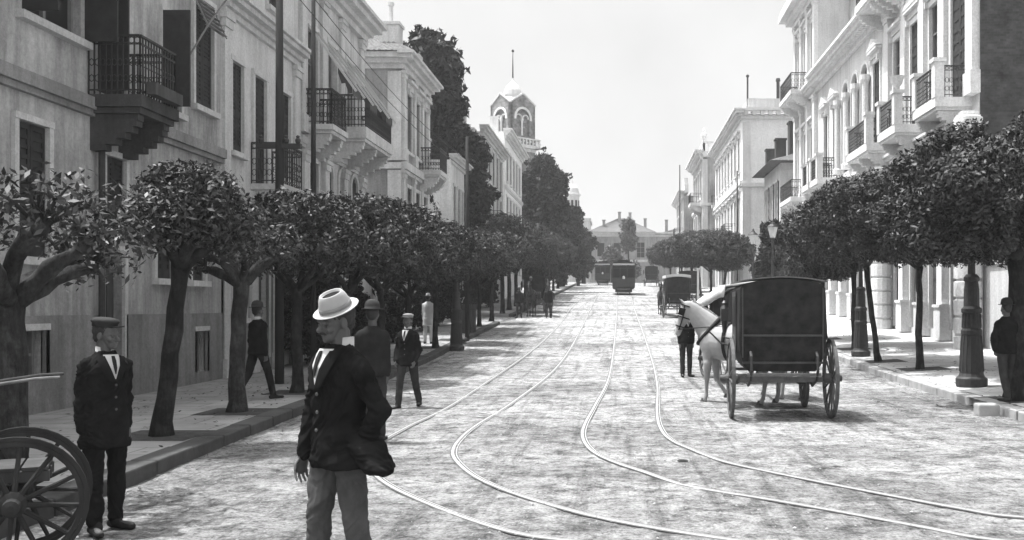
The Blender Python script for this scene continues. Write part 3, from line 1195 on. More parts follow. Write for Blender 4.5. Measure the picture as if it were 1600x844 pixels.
for o in ops:
    opening(F, o, 'shut', M['trimR'], .16, slats=4)
cornice(F, 74, 87, 14.8, 1.4, M['trimR'])
string(F, 74, 87, 11, .14, .2, M['trimR'])
string(F, 74, 87, 7.3, .14, .2, M['trimR'])
chimney(F, 75.5, -1, 15.2, 16.6, .6, M['plW'])
chimney(F, 81, -1.2, 15.2, 16.4, .6, M['plW'])

# garden walls in the gaps of the left side
for (a, b, h, lab) in ((33.05, 38.85, 2.6, 'stucco garden wall between the awning house and the corner villa'), (44.3, 50.3, 2.4, 'garden wall below the tall dark trees'), (54.7, 61.3, 2.6, 'garden wall between the two small houses')):
    mb = MB()
    z0 = g(a)
    mb.box(XL - .3, XL, a, b, z0 - .2, z0 + h)
    mb.box(XL - .36, XL + .06, a, b, z0 + h + .002, z0 + h + .12)
    tag(mb.build('garden_wall', M['plB'], None, (XL, a, z0)), lab, 'wall')

# ---- church tower, turned 45 degrees
tx, ty = -11.6, 105.
tw = thing('church_tower', 'brick bell tower with arched openings, white dome and tall spike', 'church tower', (tx, ty, g(ty)))
off = (tx, ty, g(ty))
s = 1.72
Z0, Z1, Z2 = g(ty), 20.0, 24.2
faces = []
for k in range(4):
    a = PI / 4 + k * PI / 2
    N_ = Vector((math.cos(a), math.sin(a), 0))
    U_ = Vector((-math.sin(a), math.cos(a), 0))
    faces.append(Fac(Vector((tx, ty, 0)) + N_ * s, U_, N_, tw, off))
for i, Fk in enumerate(faces):
    wall(Fk, -s, s, Z0, Z1 - 1.05, [], .3, M['tbrick'], 'shaft_wall')
    o = (-.95, .95, 20.3, 22.2, 'arch')
    wall(Fk, -s, s, Z1 - 1.05, 23.7, [o], .35, M['tbrick'], 'belfry_wall', .34)
    mb = MB()   # gable
    mb.add([Fk.p(-s, 0, 23.7), Fk.p(s, 0, 23.7), Fk.p(0, 0, 24.8), Fk.p(-s, -.3, 23.7), Fk.p(s, -.3, 23.7), Fk.p(0, -.3, 24.8)], [(0, 1, 2), (3, 5, 4), (1, 4, 5, 2), (0, 2, 5, 3)])
    Fk.build(mb, 'gable', M['tbrick'])
    mb = MB()
    r, m = .95, 0
    for k in range(14):
        t0, t1 = PI * k / 14, PI * (k + 1) / 14
        P_ = []
        for rr in (r + .003, r + .24):
            for tt in (t0, t1):
                for nn in (0, .1):
                    P_.append(Fk.p(m - rr * math.cos(tt), nn, 22.2 + rr * math.sin(tt)))
        mb.add(P_, [(0, 2, 3, 1), (4, 5, 7, 6), (1, 3, 7, 5), (0, 4, 6, 2)])
    Fk.box(mb, -1.2, -.953, 0, .1, 22.0, 22.2)
    Fk.box(mb, .953, 1.2, 0, .1, 22.0, 22.2)
    c = Fk.p(0, -.15, 20.3)
    mb.lathe([(.16, 0), (.1, .12), (.1, 1.5), (.2, 1.7), (.2, 1.85)], c, 8)
    for q in (-.47, .47):
        for k in range(8):
            t0, t1 = PI * k / 8, PI * (k + 1) / 8
            P_ = []
            for rr in (.36, .47):
                for tt in (t0, t1):
                    for nn in (-.25, -.05):
                        P_.append(Fk.p(q - rr * math.cos(tt), nn, 22.15 + rr * math.sin(tt)))
            mb.add(P_, [(0, 2, 3, 1), (4, 5, 7, 6), (1, 3, 7, 5), (0, 4, 6, 2)])
    Fk.build(mb, 'arch_trim', M['trimR'])
    mb = MB()
    for a, b in ((-s - .08, -1.25), (1.25, s + .08)):
        mb.bar(Fk.p(-s - .05 if a < 0 else s + .05, .02, 23.72), Fk.p(0, .02, 24.86), .14, .16)
    Fk.build(mb, 'gable_moulding', M['trimL'])
    mb = MB()   # parapet with pierced pattern
    Fk.box(mb, -s - .42, s + .42, -.3, .42, 18.95, 19.15)
    Fk.box(mb, -s - .42, s + .42, .28, .42, 19.16, 19.3)
    Fk.box(mb, -s - .42, s + .42, .26, .44, 19.88, 20.02)
    for k in range(10):
        u = -s - .36 + k * (2 * s + .6) / 9
        Fk.box(mb, u, u + .14, .3, .4, 19.3, 19.88)
        Fk.box(mb, u + .14, u + .3, .32, .38, 19.45 if k % 2 else 19.6, 19.6 if k % 2 else 19.75)
    Fk.build(mb, 'parapet', M['trimR'])
    mb = MB()
    Fk.box(mb, -s, s, -.02, .12, 18.6, 18.93)
    Fk.box(mb, -s, s, -.02, .08, 14.2, 14.5)
    Fk.build(mb, 'band', M['trimL'])
mb = MB()
mb.box(tx - 1.2, tx + 1.2, ty - 1.2, ty + 1.2, 23.5, 24.0)
mb.build('belfry_ceiling', M['tbrick'], tw, off)
mb = MB()
mb.lathe([(1.7, 23.9), (1.2, 24.3), (.95, 24.6), (1.0, 24.9), (.95, 25.4), (.7, 25.9), (.35, 26.2), (.1, 26.5), (.05, 27)], (tx, ty, 0), 12)
mb.build('dome', M['trimR'], tw, off)
mb = MB()
mb.lathe([(.09, 26.8), (.07, 28), (.03, 29.6), (.14, 29.66), (.14, 29.85), (.02, 29.95)], (tx, ty, 0), 6)
mb.build('spike', M['iron'], tw, off)

# ---- domed turret and its pale house far up the street
tx, ty = -6.9, 141.
off = (tx, ty, g(ty))
tw = thing('domed_church', 'small pale domed turret rising over the far trees', 'church', off)
mb = MB()
mb.box(tx - 2.4, tx + 2.6, ty, ty + 8, 5, 14.4)
mb.box(tx - 2.6, tx + 2.8, ty - .2, ty + 8.2, 14.402, 14.8)
mb.build('wall', M['plB'], tw, off)
mb = MB()
mb.lathe([(1.0, 14.8), (1.0, 18.2), (1.2, 18.3), (1.2, 18.6), (.95, 18.7)], (tx, ty + 2, 0), 10)
dr = mb.build('drum', M['plW'], tw, off)
for k in range(5):
    a = -PI / 2 + (k - 2) * .62
    mb = MB()
    c = Vector((tx + math.cos(a), ty + 2 + math.sin(a), 0))
    Fk = Fac(c, (-math.sin(a), math.cos(a), 0), (math.cos(a), math.sin(a), 0), tw, off)
    Fk.box(mb, -.16, .16, -.1, .03, 15.6, 17.6)
    Fk.build(mb, 'window', M['glass'], dr)
mb = MB()
mb.lathe([(.95, 18.6), (.95, 18.9), (.85, 19.4), (.5, 19.85), (.12, 20.05), (.06, 20.7)], (tx, ty + 2, 0), 12)
mb.build('dome', M['plW'], tw, off)

# ---- building closing the street
off = (-4.6, 152., g(140))
eb = thing('street_end_building', 'low tile roofed building closing the far end of the street', 'building', off)
F = Fac((-4.6, 152, 0), (1, 0, 0), (0, -1, 0), eb, off)
ops = [(1.2, 2.3, 9.8, 11.9), (3.8, 4.9, 9.8, 11.9), (7.4, 8.7, 9.6, 12.0), (10.4, 11.5, 9.8, 11.9), (13, 14.1, 9.8, 11.9), (16, 17.1, 9.8, 11.9), (5.2, 6.4, 5.6, 8.2), (9.6, 10.8, 5.6, 8.2)]
wall(F, 0, 20, 4, 13.0, ops, 10, M['plD'])
for o in ops:
    opening(F, o, 'shut' if o[0] != 7.4 else 'glass', M['plD'], .12, sill=False, slats=3)
cornice(F, 0, 20, 12.9, 1.4)
hip_roof(F, 0, 10, 9, 13.6, 2.6, .5)
hip_roof(F, 10.8, 20, 9, 13.2, 1.7, .5)
for u, n, z in ((2.2, -1.6, 15.6), (4.7, -3, 17.0), (6.4, -3, 16.9), (8.8, -1.5, 15.8), (12.2, -1.5, 15.6)):
    chimney(F, u, n, 13.6, z, .45)
chimney(F, 14.4, -1.2, 13.2, 16.6, .9, M['plD'])
string(F, 0, 20, 9, .15, .25)

# ---- right side -----------------------------------------------------------
XR = 11.0
B, F = rbuild('mansion', 'long white mansion with arcade, carved balconies and dark brick side wall', 29.3, XR)
T = M['trimR']
bays = [31.0, 33.2, 35.4, 37.6]
ops = []
for c in bays:
    ops.append((c - .68, c + .68, 8.35, 12.3))
    ops.append((c - .68, c + .68, 14.4, 17.6))
    ops.append((c - .68, c + .68, 1.0, 5.8))
    ops.append((c - .45, c + .45, 6.3, 7.3))
Bf = wall(F, 29.3, 40.0, 0, 19.3, ops, 12, M['plW'], 'wall', .12)
for i, o in enumerate(ops):
    k = i % 4
    opening(F, o, ('shut' if k == 0 and i % 8 == 0 else 'glass') if k != 2 else 'door', T, .2, sill=(k != 2), ped=('tri' if i % 8 == 0 else 'flat') if k == 0 else None, slats=10, thick=.12, shut=M['shutG'] if i % 8 else None)
# middle: loggia of arches, set-back storey above
ops = [(40.35, 41.35, 8.35, 12.2), (42.3, 43.5, 8.3, 12.0, 'arch'), (44.1, 45.3, 8.3, 12.0, 'arch'), (45.9, 47.1, 8.3, 12.0, 'arch'), (48.2, 49.1, 8.35, 11.9), (50.4, 51.3, 8.35, 11.9)]
ops2 = [(u, u + 1.3, 1.5, 5.6) for u in (40.6, 42.8, 45.0, 47.2, 49.4, 51.4)]
wall(F, 40.01, 53.0, 0, 13.7, ops + ops2, 12, M['plW'], 'wall', .12)
for i, o in enumerate(ops):
    opening(F, o, 'glass' if i else 'shut', T, .16, sill=len(o) == 4, ped='tri' if len(o) == 4 else None, slats=8, thick=.12)
for o in ops2:
    opening(F, o, 'door', T, .16, sill=False, thick=.12)
mb = MB()
for u in (42.05, 43.8, 45.6, 47.35):
    c = F.p(u, .22, 8.3)
    mb = MB()
    mb.lathe([(.22, 0), (.22, .2), (.15, .28), (.14, 3.2), (.22, 3.4), (.22, 3.62)], c, 10)
    F.build(mb, 'loggia_column', T)
cornice(F, 40.02, 52.9, 13.65, 1.7, T, .3, ends=False)
F2 = Fac((XR + 1.7, 0, 0), (0, 1, 0), (-1, 0, 0), B, F.off)
ops = [(42.2, 43.2, 14.6, 17.3), (45, 46, 14.6, 17.3), (47.8, 48.8, 14.6, 17.3), (50.4, 51.4, 14.6, 17.3)]
wall(F2, 40.01, 53.0, 13.7, 18.8, ops, 9, M['plA'], 'upper_wall', .2)
for o in ops:
    opening(F2, o, 'glass', T, .18, slats=8)
mb = MB()
for u in (43.9, 46.7, 49.4):
    F2.box(mb, u, u + .5, -.02, .15, 13.9, 18.7)
F2.build(mb, 'pilaster', T)
cornice(F2, 40.01, 53, 18.7, 1.4, T, .4, ends=False)
# end wing
wc = [54.3, 56.2, 58.1]
ops = [(c - .5, c + .5, z0, z1) for c in wc for (z0, z1) in ((8.35, 11.9), (14.6, 17.9), (2.2, 5.8))]
wall(F, 53.01, 59.4, 0, 19.0, ops, 12, M['plW'], 'wall', .12)
for i, o in enumerate(ops):
    opening(F, o, 'glass', T, .2, ped='flat' if i % 3 < 2 else None, slats=8, thick=.12, sill=i % 3 < 2)
mb = MB()
for (u, w, z0, z1) in [(u_, .5, a, b) for u_ in (53.05, 55.0, 56.95, 58.85) for (a, b) in ((8.0, 13.5), (14.3, 18.9))]:
    pilaster(mb, F, u, u + w, .22, z0, z1)
F.build(mb, 'pilaster', T)
cornice(F, 53.01, 59.4, 13.65, 1.3, T, .3)
# big rounded gutter cornice
mb = MB()
for n_, za, zb in ((.25, 18.9, 19.2), (.6, 19.202, 19.5), (1.0, 19.502, 19.9), (.9, 19.902, 20.2)):
    F.box(mb, 53.0 - .1, 59.4 + n_ * .9, -.05, n_, za, zb)
F.build(mb, 'cornice', T)
balcony(F, 55.1, 58.9, 14.25, 1.15, .25, T, True, .16)
balcony(F, 55.1, 58.9, 8.1, 1.15, .25, T, True, .16)
# front block dress
mb = MB()
for u in (29.32, 31.9, 34.05, 36.25, 38.5):
    pilaster(mb, F, u, u + .6, .34, 8.3, 13.5, .7)
    pilaster(mb, F, u, u + .6, .3, 14.3, 19.2, .6)
F.build(mb, 'pilaster', T)
cornice(F, 29.31, 40.2, 13.6, 1.5, T, .28)
cornice(F, 29.31, 40.2, 19.3, 1.8, T, .35)
for a, b, z in ((29.9, 32.2, 8.3), (34.3, 36.6, 8.3), (38.2, 41.6, 8.3), (47.7, 49.6, 8.2), (50.0, 51.8, 8.2), (37.9, 40.1, 14.25), (36.5, 37.6, 14.25)):
    bl = balcony(F, a, b, z, 1.15, .3, T, True, .13)
    if z < 9:
        mb = MB()
        for u in (a + .14, b - .14):
            for n_ in (1.02,):
                F.box(mb, u - .15, u + .15, n_ - .15, n_ + .15, z, z + 1.1)
                F.box(mb, u - .2, u + .2, n_ - .2, n_ + .2, z + 1.102, z + 1.22)
            F.build(mb, 'balcony_pier', T, bl)
            mb = MB()
# a planted urn on the balcony corner
mb = MB()
c = F.p(34.45, 1.02, 9.52)
mb.lathe([(.1, 0), (.06, .1), (.2, .25), (.25, .45), (.28, .5)], c, 10)
ur = F.build(mb, 'urn', T)
# ground floor: square piers with plinths and banded columns
mb = MB()
for u in (30.0, 32.1, 34.3, 36.5, 40.2, 42.2, 44.4, 46.6, 48.8, 51.0, 52.9, 55.2, 57.1, 59.0):
    zb = .35 + g(u)
    F.box(mb, u - .26, u + .26, -.02, .30, zb + 1.2, 6.9)
    F.box(mb, u - .33, u + .33, -.02, .38, zb, zb + 1.1)
    F.box(mb, u - .37, u + .37, -.02, .42, zb + 1.102, zb + 1.2)
    F.box(mb, u - .32, u + .32, -.02, .36, 6.902, 7.2)
    F.build(mb, 'pier', T)
    mb = MB()
for u in (29.0, 38.55, 53.2):
    mb = MB()
    zb = .2 + g(u)
    c = F.p(u, .45, 0)
    k = 0
    while zb + k * .55 < 7.1:
        z = zb + k * .55
        mb.lathe([(.36, z), (.42, z + .04), (.42, z + .47), (.36, z + .51), (.36, z + .55)], (c[0], c[1], 0), 14)
        k += 1
    F.build(mb, 'banded_column', T)
cornice(F, 29.31, 59.3, 7.25, 1.1, T, ends=False)
# brick side wall facing down the street
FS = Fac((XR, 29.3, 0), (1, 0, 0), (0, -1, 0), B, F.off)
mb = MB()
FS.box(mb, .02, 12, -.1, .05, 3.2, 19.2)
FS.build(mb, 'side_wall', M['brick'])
mb = MB()
for z in (13.6, 19.3):
    FS.box(mb, -.3, 12, 0, .35, z, z + .45)
FS.build(mb, 'side_moulding', T)

# garden wall at the near corner of the mansion
mb = MB()
z0 = swz(XR, 22)
mb.box(XR, XR + .4, 21.5, 29.0, z0 - .4, z0 + 2.6)
mb.box(XR - .07, XR + .47, 21.4, 29.0, z0 + 2.602, z0 + 2.8)
for y in (21.5, 25.2):
    mb.box(XR - .12, XR - .002, y, y + .7, z0 - .4, z0 + 2.598)
mb.box(XR + .402, XR + 12, 21.5, 21.9, z0 - .4, z0 + 2.6)
tag(mb.build('garden_wall', M['plW'], None, (XR, 22, z0)), 'white garden wall at the right edge beside the brick side wall', 'wall')

# ---- right 2 small tiled house
B, F = rbuild('small_house', 'small house with tiled eaves and three dark chimneys beside the white mansion', 63.2, XR - .3)
ops = [(64.6, 65.6, 7.4, 10.2), (66.6, 67.6, 7.4, 10.2), (68.6, 69.6, 7.4, 10.2), (65, 66.2, 3.2, 6), (68, 69.2, 3.2, 6)]
wall(F, 63.6, 70.6, 0, 11.3, ops, 9, M['plB'])
for o in ops:
    opening(F, o, 'flat' if o[2] > 7 else 'shut', M['trimL'], .14, slats=5)
hip_roof(F, 63.6, 70.6, 9, 11.35, 1.6, .8)
string(F, 63.6, 70.6, 6.7)
chimney(F, 65.2, -1.2, 11.3, 14.2, .75, M['darkst'])
chimney(F, 67.2, -.6, 11.3, 13.4, .7, M['darkst'])
chimney(F, 69.2, -.2, 11.3, 13.0, .6, M['darkst'])
FS = Fac((XR - .3, 63.6, 0), (1, 0, 0), (0, -1, 0), B, F.off)
mb = MB()
FS.box(mb, 0, 9, -.02, .1, 10.9, 11.3)
FS.box(mb, 0, .5, -.02, .08, .5, 10.8)
FS.build(mb, 'side_moulding', M['trimL'])

# ---- right 3 tall white palace
B, F = rbuild('white_palace', 'very bright tall white building with a toothed cornice and flagpole, far right side', 73.8, 9.5)
ops = [(75.2 + 2.4 * k, 76.3 + 2.4 * k, z, z + 2.7) for k in range(8) for z in (3.6, 7.6, 12.3)]
wall(F, 73.8, 94.6, 0, 16.6, ops, 12, M['plV'])
for o in ops:
    opening(F, o, 'shut', T, .18, slats=4, shut=M['shutG'], ped='flat' if o[2] > 7 else None)
cornice(F, 73.8, 94.6, 16.2, 1.6, T, .5)
string(F, 73.8, 94.6, 11.2, .2, .3, T)
FS = Fac((9.5, 73.8, 0), (1, 0, 0), (0, -1, 0), B, F.off)
mb = MB()
for n_, za, zb in ((.2, 16.2, 16.45), (.5, 16.8, 17.0)):
    FS.box(mb, 0, 12, -.02, n_, za, zb)
FS.box(mb, -.1, 12, -.02, .2, 11.0, 11.3)
for k in range(18):
    FS.box(mb, .1 + k * .62, .4 + k * .62, 0, .42, 16.46, 16.79)
FS.box(mb, 0, .6, -.02, .1, 1, 16)
FS.build(mb, 'side_moulding', T)
mb = MB()
F.box(mb, 74.2, 94, -1.2, -.5, 16.9, 17.9)
FS.box(mb, .8, 11.5, -1.2, -.5, 16.9, 17.9)
F.build(mb, 'roof_parapet', M['plW'])
for u in (79, 84, 89):
    balcony(F, u - 1.4, u + 1.4, 7.5, 1.0, .25, T, False, .25)
mb = MB()
mb.tube([(10, 74.6, 16.9), (10, 74.6, 19.6)], .07, 6)
mb.ell((10, 74.6, 19.7), .13, .13, .13, 8, 6)
mb.build('flagpole', M['wood'], B, F.off)
for (x_, h_) in ((12.6, 2.3), (13.0, 1.3)):
    mb = MB()
    mb.lathe([(.13, 0), (.13, h_), (.2, h_ + .02), (.16, h_ + .25), (.02, h_ + .27)], (x_, 76, 17.3), 8)
    mb.build('chimney_pipe', M['iron'], B, F.off)

# ---- right 4, 5
B, F = rbuild('corner_house', 'house with a balustrade on its roof and two corner balconies beyond the white building', 98, 8.6)
ops = [(100 + 2.6 * k, 101.2 + 2.6 * k, z, z + 2.8) for k in range(4) for z in (4.6, 8.9, 13.2)]
wall(F, 99, 111, 0, 17.2, ops, 12, M['plA'])
for o in ops:
    opening(F, o, 'shut', T, .2, slats=4)
cornice(F, 99, 111, 17.0, 1.9, T, .5)
string(F, 99, 111, 12.2, .2, .3, T)
string(F, 99, 111, 7.9, .2, .3, T)
balcony(F, 99.6, 102.6, 12.6, 1.2, .3, T, False, .25)
FS = Fac((8.6, 99, 0), (1, 0, 0), (0, -1, 0), B, F.off)
o = (.7, 1.7, 12.9, 15.6)
mb = MB()
FS.box(mb, 0, 8, -.02, .7, 17.2, 17.7)
FS.box(mb, -.1, 8, -.02, .25, 12.2, 12.5)
FS.box(mb, 0, .55, -.02, .15, 3, 17)
FS.box(mb, 2.2, 2.7, -.02, .15, 3, 17)
FS.build(mb, 'side_moulding', T)
balcony(FS, .9, 2.9, 12.2, 1.0, .3, T, False, .25)
mb = MB()
for k in range(14):
    F.box(mb, 99.1 + k * .85, 99.35 + k * .85, -.3, -.1, 17.9, 18.7)
    FS.box(mb, .1 + k * .5, .3 + k * .5, -.3, -.1, 17.9, 18.7)
F.box(mb, 99, 111, -.35, -.05, 18.7, 18.9)
FS.box(mb, 0, 8, -.35, -.05, 18.702, 18.88)
F.build(mb, 'balustrade', T)
mb = MB()
mb.lathe([(.2, 18.9), (.12, 19.1), (.32, 19.4), (.3, 19.7), (.1, 19.8), (.16, 20), (.03, 20.3)], (8.8, 99.2, 0), 8)
mb.build('urn', T, B, F.off)
B, F = rbuild('ornate_house', 'ornate stepped front just before the end of the street, furthest on the right', 114, 7.7)
ops = [(116 + 3 * k, 117.3 + 3 * k, z, z + 2.8) for k in range(4) for z in (6., 10.4)]
wall(F, 114, 128, 0, 15, ops, 12, M['plA'])
for o in ops:
    opening(F, o, 'shut', T, .2, slats=3)
cornice(F, 114, 128, 14.8, 1.6, T, .6)
mb = MB()
F.box(mb, 114.4, 118, -.6, -.1, 15.4, 16.4)
F.box(mb, 114.9, 117.4, -.6, -.1, 16.4, 17.2)
F.build(mb, 'gable', T)
balcony(F, 114.4, 117.4, 10.2, 1.1, .3, T, False, .3)
chimney(F, 120, -2, 15, 17, .7)

# houses whose backs close the view behind the camera-side gaps
def filler(name, label, x0, x1, y0, y1, h, mat):
    z0 = g(y0)
    t_ = thing(name, label, 'building', ((x0 + x1) / 2, y0, z0))
    off_ = ((x0 + x1) / 2, y0, z0)
    mb = MB()
    mb.box(x0, x1, y0, y1, z0 - .5, h)
    mb.build('wall', M[mat], t_, off_)
    mb = MB()
    mb.box(x0 - .3, x1 + .3, y0 - .3, y1 + .3, h + .002, h + .4)
    mb.build('cornice', M['trimL'], t_, off_)
filler('back_house', 'grey block among the trees beyond the tall pale house', -22, -10.5, 118, 132, 13, 'plA')

# ------------------------------------------------------------------ summer dust in the air
hz = MB()
hz.box(-120, 120, -30, 260, -2.5, 34)
hzm = bpy.data.materials.new('dusty_air')
hzm.use_nodes = True
hn = hzm.node_tree
hn.nodes.clear()
hout = hn.nodes.new('ShaderNodeOutputMaterial')
hv = hn.nodes.new('ShaderNodeVolumePrincipled')
hv.inputs['Color'].default_value = (.93, .93, .93, 1)
hv.inputs['Density'].default_value = HAZE
hv.inputs['Anisotropy'].default_value = .2
hn.links.new(hv.outputs[0], hout.inputs['Volume'])
if HAZE > 0:
    hz.build('haze', hzm, kind='stuff')
# ------------------------------------------------------------------ trees
def leaf_obj(pts, nrm, size, mat, parent, rng, name='crown', elong=2.2):
    n = len(pts)
    t = rng.normal(size=(n, 3))
    t -= nrm * (t * nrm).sum(1)[:, None]
    t /= np.linalg.norm(t, axis=1)[:, None] + 1e-9
    b = np.cross(nrm, t)
    sz = size * rng.uniform(.45, 1.3, n)[:, None]
    co = np.empty((n, 4, 3))
    co[:, 0] = pts - t * sz * elong * .5
    co[:, 1] = pts + b * sz * .42 + nrm * sz * .08
    co[:, 2] = pts + t * sz * elong * .5
    co[:, 3] = pts - b * sz * .42 + nrm * sz * .08
    me = bpy.data.meshes.new(name)
    me.vertices.add(n * 4)
    me.vertices.foreach_set('co', co.ravel())
    me.loops.add(n * 4)
    me.loops.foreach_set('vertex_index', np.arange(n * 4, dtype=np.int32))
    me.polygons.add(n)
    me.polygons.foreach_set('loop_start', np.arange(0, n * 4, 4, dtype=np.int32))
    me.update(calc_edges=True)
    me.validate()
    me.materials.append(mat)
    o = bpy.data.objects.new(name, me)
    C.objects.link(o)
    o.parent = parent
    return o

def clump_points(blobs, n, rng, shell=.45):
    """blobs: list of (centre, radius, flatten)"""
    w = np.array([b[1] ** 2 for b in blobs])
    cnt = rng.multinomial(n, w / w.sum())
    P_, N_ = [], []
    for (c, r, fl), k in zip(blobs, cnt):
        d = rng.normal(size=(k, 3))
        d /= np.linalg.norm(d, axis=1)[:, None] + 1e-9
        rad = r * (shell + (1.12 - shell) * rng.random(k) ** .6)
        p = d * rad[:, None]
        p[:, 2] *= fl
        P_.append(p + np.array(c))
        q = d + rng.normal(scale=.75, size=(k, 3)) + np.array((0, 0, .35))
        N_.append(q / np.linalg.norm(q, axis=1)[:, None])
    return np.concatenate(P_), np.concatenate(N_)

def limb(mb, p0, p1, r0, r1, rs, bend=.12, n=6, knob=0.):
    p0, p1 = Vector(p0), Vector(p1)
    L = (p1 - p0).length
    off = Vector((rs.uniform(-1, 1), rs.uniform(-1, 1), rs.uniform(.2, 1))) * L * bend
    pts, rr = [], []
    for i in range(n + 1):
        t = i / n
        p = p0.lerp(p1, t) + off * math.sin(PI * t) + Vector((rs.uniform(-1, 1), rs.uniform(-1, 1), 0)) * L * .015
        pts.append(p)
        rr.append((r0 + (r1 - r0) * t) * (1 + knob * rs.uniform(-.3, .6)))
    mb.tube(pts, rr, 8)
    return pts

def street_tree(name, label, loc, th, tr, cr, ch, seed, nleaf, lsize, leafm, barkm, group, lean=(0, 0), nl=6, pollard=False, dens=1., flat=.85, rz=0, cat='tree', offc=(0, 0)):
    """th trunk height to the fork, cr crown radius, ch crown centre height above ground"""
    rs = random.Random(seed)
    rng = np.random.default_rng(seed)
    t = thing(name, label, cat, loc, rz, group)
    mb = MB()
    top = Vector((lean[0], lean[1], th))
    pts, rr = [], []
    for i in range(9):
        q = i / 8
        pts.append(Vector((lean[0] * q + rs.uniform(-.02, .02), lean[1] * q + rs.uniform(-.02, .02), -.1 + (th + .1) * q)))
        rr.append(tr * (1.35 - .45 * min(1, q * 6) if q < .17 else .9 - .12 * q + (.12 if q > .92 else 0)) * rs.uniform(.95, 1.06))
    mb.tube(pts, rr, 10)
    blobs = []
    cz = ch
    for k in range(nl):
        a = 2 * PI * k / nl + rs.uniform(-.35, .35)
        el = rs.uniform(.45, 1.0) if not pollard else rs.uniform(.35, .95)
        L = cr * rs.uniform(.7, 1.05)
        e = Vector((top.x + offc[0] + math.cos(a) * L * math.cos(el), top.y + offc[1] + math.sin(a) * L * math.cos(el), th + L * math.sin(el) * .95))
        P_ = limb(mb, top - Vector((0, 0, .08)), e, tr * .55, tr * (.34 if pollard else .2), rs, .14, 6, .6 if pollard else .2)
        if pollard:
            mb.ell(tuple(e), tr * .5, tr * .5, tr * .45, 8, 5)
            for j in range(rs.randint(5, 8)):
                d = Vector((math.cos(a) * .5 + rs.uniform(-.8, .8), math.sin(a) * .5 + rs.uniform(-.8, .8), rs.uniform(.3, 1.3))).normalized() * rs.uniform(.2, .55)
                f = e + d
                mb.tube([e, e + d * .5 + Vector((0, 0, .05)), f], [tr * .16, tr * .11, tr * .05], 5)
                if rs.random() < dens:
                    blobs.append((tuple(e + d * .85), rs.uniform(.16, .34), 1.))
        else:
            for j in range(3):
                d = Vector((rs.uniform(-1, 1), rs.uniform(-1, 1), rs.uniform(-.1, 1))).normalized() * cr * .5
                mb.tube([P_[3], P_[3] + d * .5 + Vector((0, 0, .08)), P_[3] + d], [tr * .22, tr * .14, tr * .05], 5)
    mb.build('trunk', barkm, t, smooth=True)
    if not pollard or dens > .9:
        nb = int(46 * dens)
        for i in range(150):      # loose sprigs that break the outline
            a = rs.uniform(0, 2 * PI)
            u = rs.uniform(-.8, 1)
            q = math.sqrt(max(0, 1 - u * u)) * rs.uniform(.9, 1.18)
            blobs.append(((top.x * .8 + offc[0] + math.cos(a) * q * cr, top.y + offc[1] + math.sin(a) * q * cr, cz + u * cr * flat * .98), rs.uniform(.05, .12) * cr, 1.1))
        for i in range(nb):
            a = rs.uniform(0, 2 * PI)
            u = rs.uniform(-.75, 1)
            q = math.sqrt(max(0, 1 - u * u)) * rs.uniform(.55, 1.12)
            r = rs.choice((.14, .2, .26, .34)) * cr * rs.uniform(.85, 1.15)
            blobs.append(((top.x * .8 + offc[0] + math.cos(a) * q * (cr - r * .6), top.y + offc[1] + math.sin(a) * q * (cr - r * .6), cz + u * cr * flat * .8), r, .8))
    P_, N_ = clump_points(blobs, nleaf, rng)
    leaf_obj(P_, N_, lsize, leafm, t, rng)
    return t

def dark_tree(name, label, loc, H, rx, seed, nleaf, lsize, blobs_rel, leafm, trunk_r=.3, cat='tree', group=None):
    """tall tree given by its lobes: (dx, dy, z, r)"""
    rs = random.Random(seed)
    rng = np.random.default_rng(seed)
    t = thing(name, label, cat, loc, 0, group)
    mb = MB()
    mb.tube([(0, 0, -.2), (rs.uniform(-.1, .1), 0, H * .35), (rs.uniform(-.2, .2), 0, H * .9)], [trunk_r, trunk_r * .7, trunk_r * .2], 8)
    for dx, dy, z, r in blobs_rel[::2]:
        mb.tube([(0, 0, max(1, z - r * 1.2)), (dx * .5, dy * .5, z - r * .4), (dx, dy, z)], [trunk_r * .4, trunk_r * .25, .04], 5)
    mb.build('trunk', M['pole'], t, smooth=True)
    bl = []
    for dx, dy, z, r in blobs_rel:
        bl.append(((dx, dy, z), r * .8, 1.))
        for k in range(9):
            d = Vector((rs.gauss(0, 1), rs.gauss(0, 1), rs.gauss(0, 1))).normalized() * r * .78
            bl.append(((dx + d.x, dy + d.y, z + d.z), r * rs.uniform(.25, .45), 1.))
        for k in range(26):
            d = Vector((rs.gauss(0, 1), rs.gauss(0, 1), rs.gauss(0, 1))).normalized() * r * rs.uniform(.95, 1.3)
            bl.append(((dx + d.x, dy + d.y, z + d.z), r * rs.uniform(.07, .17), 1.2))
    P_, N_ = clump_points(bl, nleaf, rng, .6)
    leaf_obj(P_, N_, lsize, leafm, t, rng)
    return t

def pit(x, y, w=1.0, d=1.0):
    mb = MB()
    n = 4
    for i in range(n):
        y0, y1 = y - d / 2 + d * i / n, y - d / 2 + d * (i + 1) / n
        mb.quad((x - w / 2, y0, swz(x - w / 2, y0) + .004), (x + w / 2, y0, swz(x + w / 2, y0) + .004), (x + w / 2, y1, swz(x + w / 2, y1) + .004), (x - w / 2, y1, swz(x - w / 2, y1) + .004))
    mb.build('tree_pit', M['soil'], kind='structure')

GL, GR = 'street trees along the left pavement', 'street trees along the right pavement'
